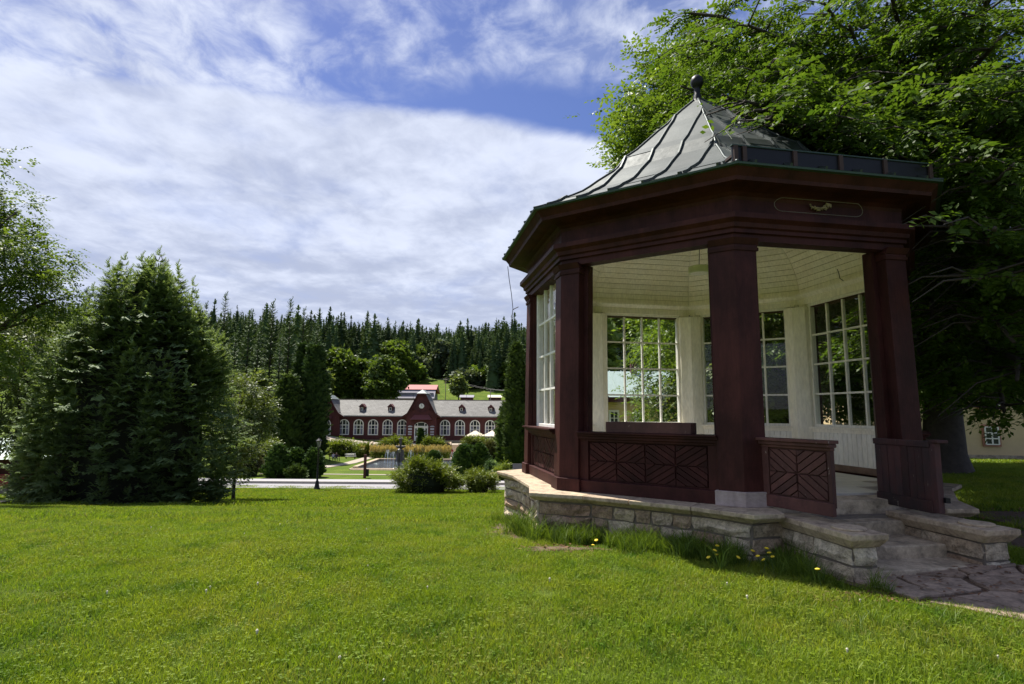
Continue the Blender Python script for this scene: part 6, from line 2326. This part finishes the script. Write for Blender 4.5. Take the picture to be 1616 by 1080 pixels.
tv = []
for i in range(5):
    V, F, T = conifer_arrays(1.0, [.20, .23, .19, .25, .21][i], 20, 10, FRONDS_F, .03, [.8, .7, .9, .75, .8][i], -.5, .25)
    cr_ = [.20, .23, .19, .25, .21][i] * .62
    cv = np.array([(math.cos(a) * rr_, math.sin(a) * rr_, zz_) for rr_, zz_ in ((cr_ * .8, .02), (cr_, .12), (cr_ * .55, .5), (.004, .93)) for a in np.arange(8) * PI / 4])
    cf = np.array([(j * 8 + q, j * 8 + (q + 1) % 8, (j + 1) * 8 + (q + 1) % 8, (j + 1) * 8 + q) for j in range(3) for q in range(8)]) + len(V)
    V = np.vstack([V, cv]); F = np.vstack([F, cf]); T = np.concatenate([T, np.full(len(cv), .1)])
    tv.append(npmesh('forest_spruce', V, F, M_forest, T))


def forest():
    """spruces on the hillside: those that show largest as trees of their own, the rest as one wood"""
    pts = []
    r2 = np.random.default_rng(4)
    for y0, y1, n in ((185, 260, 480), (260, 380, 1100), (380, 520, 1900), (520, 640, 2000), (640, 720, 700)):
        for _ in range(n):
            y = r2.uniform(y0, y1)
            u = r2.uniform(-80, 1060)
            x = gx(u, y)
            # clearing with the meadow behind the hall
            if y < 205 and 600 < u < 742: continue
            if y < 240 and 500 < u < 640 and r2.uniform() < .5: continue
            pts.append((x, y, u))
    pts = np.array(pts)
    z = Hf(pts[:, 0], pts[:, 1])
    hh = r2.uniform(14, 22, len(pts)) * r2.choice([1, 1, 1, .8, 1.15], len(pts)) * np.where(pts[:, 1] < 260, .9, 1.0)
    idx = r2.integers(0, 5, len(pts))
    rot = r2.uniform(0, 6.28, len(pts))
    show = ((pts[:, 2] > 120) & (pts[:, 2] < 832) & (pts[:, 1] < 470)) | ((pts[:, 1] > 560) & (pts[:, 2] > 500) & (pts[:, 2] < 832))
    order = np.argsort(np.where(show, pts[:, 1], 1e5))
    near = order[:300]
    rows_ = ['front rows', 'middle rows', 'upper rows']
    for i in near:
        o = link('forest_spruce', tv[idx[i]], None, (pts[i, 0], pts[i, 1], z[i] - .4), (0, 0, rot[i]), (hh[i], hh[i], hh[i]))
        tag(o, 'dark spruce standing in the wooded hillside beyond the spa hall', 'tree', 'spruces of the hillside wood')
    rest = order[300:]
    gn_scatter('forest', np.stack([pts[rest, 0], pts[rest, 1], z[rest] - .4], -1), rot[rest], hh[rest], idx[rest], tv, 'dense spruce forest covering the ridge behind the valley', 'forest')


def gn_scatter(name, P, rot, scl, idx, meshes, label, cat, tilt=None):
    col_ = bpy.data.collections.new(name + '_pieces')
    for i, me in enumerate(meshes):
        ob = bpy.data.objects.new('%s_piece_%02d' % (name, i), me)
        col_.objects.link(ob)
    me = bpy.data.meshes.new(name)
    me.vertices.add(len(P))
    me.vertices.foreach_set('co', np.ascontiguousarray(P, dtype=np.float32).ravel())
    for nm, typ, arr in (('rot', 'FLOAT', rot), ('scl', 'FLOAT', scl)):
        a = me.attributes.new(nm, typ, 'POINT'); a.data.foreach_set('value', np.ascontiguousarray(arr, dtype=np.float32))
    a = me.attributes.new('idx', 'INT', 'POINT'); a.data.foreach_set('value', np.ascontiguousarray(idx, dtype=np.int32))
    me.update()
    o = link(name, me)
    tag(o, label, cat, kind='stuff')
    ng = bpy.data.node_groups.new(name + '_scatter', 'GeometryNodeTree')
    ng.interface.new_socket('Geometry', in_out='INPUT', socket_type='NodeSocketGeometry')
    ng.interface.new_socket('Geometry', in_out='OUTPUT', socket_type='NodeSocketGeometry')
    gi, go = ng.nodes.new('NodeGroupInput'), ng.nodes.new('NodeGroupOutput')
    ci = ng.nodes.new('GeometryNodeCollectionInfo')
    ci.inputs['Collection'].default_value = col_
    ci.inputs['Separate Children'].default_value = True
    ci.inputs['Reset Children'].default_value = True
    ip = ng.nodes.new('GeometryNodeInstanceOnPoints')
    ip.inputs['Pick Instance'].default_value = True

    def attr(nm, typ):
        n = ng.nodes.new('GeometryNodeInputNamedAttribute'); n.data_type = typ
        n.inputs['Name'].default_value = nm
        return n.outputs['Attribute']
    cx_ = ng.nodes.new('ShaderNodeCombineXYZ')
    ng.links.new(attr('rot', 'FLOAT'), cx_.inputs[2])
    er = ng.nodes.new('FunctionNodeEulerToRotation')
    ng.links.new(cx_.outputs[0], er.inputs[0])
    ng.links.new(gi.outputs[0], ip.inputs['Points'])
    ng.links.new(ci.outputs[0], ip.inputs['Instance'])
    ng.links.new(attr('idx', 'INT'), ip.inputs['Instance Index'])
    ng.links.new(er.outputs[0], ip.inputs['Rotation'])
    ng.links.new(attr('scl', 'FLOAT'), ip.inputs['Scale'])
    ng.links.new(ip.outputs[0], go.inputs[0])
    md = o.modifiers.new('scatter', 'NODES')
    md.node_group = ng
    return o


forest()

# ------------------------------------------------------------------ lawn
M_grass = leafmat('grass_blades', (.116, .202, .013), (.248, .338, .031), .45, .5, .25, .22, (.23, .23, .055), True)
M_grass2 = leafmat('long_grass', (.055, .110, .012), (.17, .24, .03), .35, .5, .25, .2)


def grass_patch(n, rad, h, w, seed, lean=.5, clover=0):
    r = np.random.default_rng(seed)
    a = r.uniform(0, 2 * PI, n); q = rad * np.sqrt(r.uniform(0, 1, n))
    base = np.stack([q * np.cos(a), q * np.sin(a), np.zeros(n) - .004], -1)
    hh = h * r.uniform(.45, 1.2, n)
    b = r.uniform(0, 2 * PI, n)
    side = np.stack([np.cos(b), np.sin(b), np.zeros(n)], -1)
    ld = r.uniform(0, 2 * PI, n)
    ln = np.stack([np.cos(ld), np.sin(ld), np.zeros(n)], -1) * (hh * lean * r.uniform(.2, 1.4, n))[:, None]
    up = np.array([0, 0, 1.0])
    mid = base + up * (hh * .6)[:, None] + ln * .35
    tip = base + up * (hh * .95)[:, None] + ln
    ww = (w * r.uniform(.7, 1.3, n))[:, None]
    V = np.stack([base - side * ww, base + side * ww, mid + side * ww * .8, mid - side * ww * .8, tip + side * ww * .12, tip - side * ww * .12], 1)
    F = (np.array([(0, 1, 2, 3), (3, 2, 4, 5)])[None] + (np.arange(n) * 6)[:, None, None]).reshape(-1, 4)
    T = np.repeat(r.uniform(0, 1, n), 6) * np.tile([.55, .55, .9, .9, 1, 1], n)
    V = V.reshape(-1, 3)
    if clover:
        lv = np.array([(0, 0, 0), (.5, .5, .05), (0, 1, 0), (-.5, .5, .05)]) * .012
        for i in range(clover):
            c = np.array([r.uniform(-rad, rad), r.uniform(-rad, rad), h * r.uniform(.3, .7)])
            for j in range(3):
                k = len(V)
                V = np.vstack([V, lv @ rot_z(j * 2.1 + i).T + c]); F = np.vstack([F, [[k, k + 1, k + 2, k + 3]]]); T = np.concatenate([T, np.full(4, r.uniform(.2, .7))])
    return npmesh('grass', V, F, M_grass, T)


def lawn():
    ms = [grass_patch(120, .17, .052, .0021, i, .7, 10 if i % 2 else 0) for i in range(6)]
    ms += [grass_patch(170, .34, .062, .0042, 20 + i, .7) for i in range(4)]
    ms += [grass_patch(220, .9, .085, .012, 30 + i, .7) for i in range(4)]
    r = np.random.default_rng(3)
    PP, II, SS2 = [], [], []
    for (ya, yb, dens, lo, hi, smin, smax) in ((1.6, 9.5, 92, 0, 6, .75, 1.25), (9, 24, 24, 6, 10, .8, 1.3), (23, 56, 3.0, 10, 14, .8, 1.3)):
        area = (yb * yb - ya * ya) * 1.02
        n = int(area * dens)
        y = np.sqrt(r.uniform(ya * ya, yb * yb, n))
        x = r.uniform(-1.02, 1.02, n) * y
        PP.append(np.stack([x, y], -1)); II.append(r.integers(lo, hi, n)); SS2.append(r.uniform(smin, smax, n))
    P = np.vstack(PP); I = np.concatenate(II); S = np.concatenate(SS2)
    x, y = P[:, 0], P[:, 1]
    dx, dy = x - GX, y - GY
    ins = np.hypot(dx, dy) < 3.45
    n2v, g2v = fdir(2)
    o_ = dx * n2v.x + dy * n2v.y; t_ = dx * g2v.x + dy * g2v.y
    ins |= (o_ > 2.5) & (o_ < 4.2) & (np.abs(t_ - 0) < 1.0)
    ins |= path_mask(x, y)
    # bare soil by the wall and under the beech
    dirt = (np.hypot((x - .15) / .55, (y - 8.6) / 1.3) < 1) & (r.uniform(size=len(x)) < .75)
    dirt |= (np.hypot((x - .55) / .6, (y - 6.75) / .28) < 1) & (r.uniform(size=len(x)) < .75)
    dirt |= (x > 5.4) & (y < 9.5) & (r.uniform(size=len(x)) < .85) & (y > 4.6)
    ins |= dirt
    sp_ = np.hypot(x - gx(216, 28), (y - 28) * 1.15) < 4.4
    ins |= sp_
    P, I, S, x, y = P[~ins], I[~ins], S[~ins], x[~ins], y[~ins]
    S = S * (.98 + .20 * np.sin(x * 1.7 + 1.3 * np.sin(y * .9)) * np.sin(y * 1.4 + 1.1 * np.sin(x * 1.1)) + .08 * np.sin(x * 4.1 + y * 3.3))
    gn_scatter('lawn_grass', np.stack([x, y, Hf(x, y)], -1), r.uniform(0, 6.28, len(x)), S, I, ms, 'short mown lawn grass covering the slope', 'grass')


# flagged path leading away from the steps
def path_center(s):
    """s metres from the lowest step, in world plan"""
    n, g = fdir(2)
    a = Vector((GX, GY, 0)) + n * 3.9 - g * .03
    d0 = n.copy(); d1 = (n * .62 + g * 1.0).normalized()
    p = a.copy()
    step = .05
    t = 0
    while t < s:
        u = min(1, t / 1.1)
        p += d0.lerp(d1, u).normalized() * step
        t += step
    u = min(1, s / 1.1)
    return p, d0.lerp(d1, u).normalized()


_pc = [path_center(i * .25) for i in range(0, 30)]
def path_mask(x, y):
    m = np.zeros(len(x), bool)
    for p, d in _pc:
        m |= np.hypot(x - p.x, y - p.y) < .80
    return m


def flag_path():
    o = link('stone_path', None)
    pth = tag(o, 'crazy paved stone path leading away from the pavilion steps', 'path', kind='structure')
    # bed of soil
    B = MB()
    v = []
    for i, (p, d) in enumerate(_pc):
        nn = Vector((-d.y, d.x, 0)) * .95
        for q in (p + nn, p - nn):
            v.append((q.x, q.y, H(q.x, q.y) + .012))
    B.add(v, [(2 * i, 2 * i + 1, 2 * i + 3, 2 * i + 2) for i in range(len(_pc) - 1)])
    B.build('soil_bed', M_soil, o)
    # irregular flags: Voronoi cells in path space (s, w)
    r = random.Random(9)
    Ls, Wd = 7.2, 1.75
    cells = []
    tries = 0
    while len(cells) < 64 and tries < 5000:
        tries += 1
        c = Vector((r.uniform(0.0, Ls), r.uniform(-Wd / 2, Wd / 2)))
        if all((c - q).length > .34 for q in cells): cells.append(c)
    for i, c in enumerate(cells):
        poly = [Vector((0.02, -Wd / 2)), Vector((Ls, -Wd / 2)), Vector((Ls, Wd / 2)), Vector((0.02, Wd / 2))]
        for j, q in enumerate(cells):
            if i == j or (q - c).length > 1.8: continue
            mid = (c + q) / 2; nn = (q - c).normalized()
            out = []
            for k in range(len(poly)):
                A, Bq = poly[k], poly[(k + 1) % len(poly)]
                da, db = (A - mid).dot(nn), (Bq - mid).dot(nn)
                if da <= 0: out.append(A)
                if da * db < 0: out.append(A + (Bq - A) * (da / (da - db)))
            poly = out
            if len(poly) < 3: break
        if len(poly) < 3: continue
        cc = sum(poly, Vector((0, 0))) / len(poly)
        top, bot = [], []
        dz = r.uniform(.0, .016)
        n_ = len(poly)
        ring = []
        for k in range(n_):
            A, Bq = poly[k], poly[(k + 1) % n_]
            m_ = A.lerp(Bq, .5) + Vector((r.uniform(-.03, .03), r.uniform(-.03, .03)))
            ring += [A, m_]
        for q in ring:
            q = cc + (q - cc) * r.uniform(.86, .94)
            p, d = path_center(max(0, q.x))
            w = p + Vector((-d.y, d.x, 0)) * q.y
            z = H(w.x, w.y) + .03 + dz
            top.append((w.x, w.y, z)); bot.append((w.x, w.y, z - .06))
        MB().prism(bot, top).build('flagstone', M_flag, o, bevel=.006)
    return o


flag_path()
lawn()


# dry litter, long grass and weeds against the wall
def fringe():
    r = np.random.default_rng(12)
    ms = [grass_patch(34, .07, .22, .0036, 60 + i, .75) for i in range(4)] + [grass_patch(26, .05, .34, .0042, 70 + i, .6) for i in range(2)]
    for me in ms:
        me.materials.clear(); me.materials.append(M_grass2)
    P, S, I = [], [], []
    def run(a, b, n, spread, smin, smax, off=.12):
        for _ in range(n):
            u = r.uniform()
            if math.sin(u * 9 + n) + math.sin(u * 23 + n * 2) < r.uniform(-2.0, .5): continue
            p = a.lerp(b, u)
            d = (b - a).normalized(); nn = Vector((d.y, -d.x, 0))
            q = Vector((GX, GY, 0)) + p + nn * (off + abs(r.normal()) * spread)
            P.append((q.x, q.y, H(q.x, q.y) - .01)); S.append(r.uniform(smin, smax)); I.append(r.integers(0, 6))
    o = core
    run(o[0], o[1], 12, .1, .4, .8)
    run(o[1], o[2], 26, .12, .5, 1.0)
    run(o[2], o[3], 34, .14, .7, 1.3)
    run(o[3], o[4], 90, .16, .55, 1.1)
    run(o[4], o[5], 210, .16, .5, 1.0)
    run(o[5], o[6], 120, .16, .5, 1.0)
    run(o[6], o[6].lerp(o[7], .6), 26, .14, .5, .9)
    a, b = fpt(2, -1.0, 3.3, 0), fpt(2, -1.0, 4.1, 0)
    run(b, a, 0, .1, .5, 1)
    run(a, b, 60, .16, .5, 1.0, .06)
    run(fpt(2, -1.0, 4.1, 0), fpt(2, -.5, 4.2, 0), 12, .08, .3, .7, .06)
    for _ in range(90):       # longer tufts on the lawn before the path
        x, y = r.uniform(2.0, 5.4), 0
        y = 4.35 - (x - 2) * .18 + r.normal() * .28
        P.append((x, y, H(x, y))); S.append(r.uniform(.3, .6)); I.append(r.integers(0, 4))
    P = np.array(P)
    k = ~path_mask(P[:, 0], P[:, 1])
    gn_scatter('long_grass', P[k], r.uniform(0, 6.28, len(P))[k], np.array(S)[k], np.array(I)[k], ms, 'long uncut grass and weeds against the pavilion stone base', 'grass')
    # yellow flowers
    M_y = plain('dandelion_yellow', (.75, .55, .03), .6)
    st = leafmat('flower_stem', (.05, .1, .02), (.08, .14, .03), .2)
    B = MB()
    B.lathe([(.004, -.006), (.02, .0), (.022, .005), (.012, .011), (.003, .013)], 10)
    fm = B.mesh('flower_head', M_y)
    sm = MB().tube([(0, 0, -.30), (.006, 0, -.15), (0, 0, 0)], .0022, 4).mesh('stem', st)
    n_ = 0
    for u, v, y in ((941, 853, 6.75), (1132, 862, 6.05), (1128, 869, 6.0), (1118, 880, 5.95), (1131, 876, 6.0), (1210, 866, 5.75), (1214, 873, 5.7), (1188, 870, 5.85), (1196, 878, 5.8), (1219, 879, 5.7), (1290, 899, 5.1), (1165, 880, 5.9), (1205, 884, 5.7), (936, 861, 6.7)):
        w = at(u, v, y)
        f = link('dandelion', fm, None, w); f.rotation_euler = (random.uniform(-.5, .5), random.uniform(-.5, .5), 0)
        s = link('stem', sm, f)
        s.scale = (1, 1, max(.3, (w.z - H(w.x, w.y)) / .30))
        tag(f, 'small yellow flower in the long grass at the stone base', 'flower', 'yellow flowers by the stone base')
    # dry leaves and needles on the path
    n = 1500
    i = r.integers(0, len(_pc), n)
    x = np.array([_pc[k][0].x for k in i]) + r.normal(size=n) * .42
    y = np.array([_pc[k][0].y for k in i]) + r.normal(size=n) * .42
    z = Hf(x, y) + .045
    x2 = r.uniform(5.2, 9.5, 2600); y2 = r.uniform(4.6, 9.5, 2600)
    x3 = r.normal(size=260) * .35 + .2; y3 = r.normal(size=260) * .45 + 8.2
    x4 = r.normal(size=200) * .4 + .6; y4 = r.normal(size=200) * .14 + 6.75
    x5 = r.normal(size=160) * .3 + 3.0; y5 = r.normal(size=160) * .12 + 4.95
    x = np.concatenate([x, x2, x3, x4, x5]); y = np.concatenate([y, y2, y3, y4, y5]); z = np.concatenate([z, Hf(x2, y2) + .012, Hf(x3, y3) + .012, Hf(x4, y4) + .012, Hf(x5, y5) + .02])
    k = np.hypot(x - GX, y - GY) > 3.5
    P = np.stack([x, y, z], -1)[k]
    m = len(P)
    Y = r.normal(size=(m, 3)) * np.array([1, 1, .15])
    lv = np.array([(0, 0, 0), (.18, .5, .06), (0, 1, 0), (-.18, .5, .02)])
    V, F, T = scatter([(lv, np.array([(0, 1, 2, 3)]), np.zeros(4))], P, Y, np.array([0, 0, 1.0]) + r.normal(size=(m, 3)) * .3, r.uniform(.025, .07, m), r.uniform(0, 1, m))
    lt = link('leaf_litter', npmesh('leaf_litter', V, F, leafmat('dry_leaves', (.09, .045, .028), (.26, .14, .085), .1, .8, .1), np.clip(T * 2, 0, 1)))
    tag(lt, 'dry brown leaves and needles strewn on the path and soil', 'leaf litter', kind='stuff')


fringe()


def clover_flowers():
    r = np.random.default_rng(21)
    n = 120
    y = 2.2 + 26 * r.uniform(0, 1, n) ** 1.3
    x = r.uniform(-.95, .95, n) * y
    k = (np.hypot(x - GX, y - GY) > 4.0) & ~path_mask(x, y) & (x < 6)
    x, y = x[k], y[k]
    m = MB().lathe([(.003, -.02), (.007, .0), (.0085, .006), (.004, .012)], 6).mesh('clover_head', plain('white_clover', (.62, .58, .46), .8))
    gn_scatter('clover_flowers', np.stack([x, y, Hf(x, y) + .045], -1), r.uniform(0, 6, len(x)), r.uniform(.7, 1.3, len(x)), np.zeros(len(x), int), [m], 'tiny white clover heads dotted over the lawn', 'clover')


clover_flowers()


def soil_patch(name, label, cx_, cy_, rx, ry, seed):
    r = random.Random(seed)
    B = MB()
    n = 40
    v = [(cx_, cy_, H(cx_, cy_) + .014)]
    for ring, f in ((1, .5), (2, 1.0)):
        for i in range(n):
            a = 2 * PI * i / n
            q = f * (1 + (.28 * math.sin(a * 3 + seed) + .18 * math.sin(a * 7 + seed * 2) + r.uniform(-.08, .08)) * (f > .9))
            x, y = cx_ + math.cos(a) * rx * q, cy_ + math.sin(a) * ry * q
            v.append((x, y, H(x, y) + (.014 if ring == 1 else .006)))
    f = [(0, 1 + i, 1 + (i + 1) % n) for i in range(n)] + [(1 + i, 1 + n + i, 1 + n + (i + 1) % n, 1 + (i + 1) % n) for i in range(n)]
    B.add(v, f)
    tag(B.build(name, M_soil), label, 'soil', kind='structure')


soil_patch('bare_soil', 'bare brown soil worn beside the pavilion corner', .15, 8.6, .5, 1.1, 1)
soil_patch('bare_soil', 'worn strip of dry soil before the stone base', .6, 6.74, .42, .10, 2)
soil_patch('bare_soil', 'dark needle covered soil under the beech', 7.4, 6.6, 2.2, 1.9, 4)
soil_patch('bare_soil', 'dry brown soil under the great spruce skirt', gx(216, 28), 27.6, 5.2, 4.6, 5)
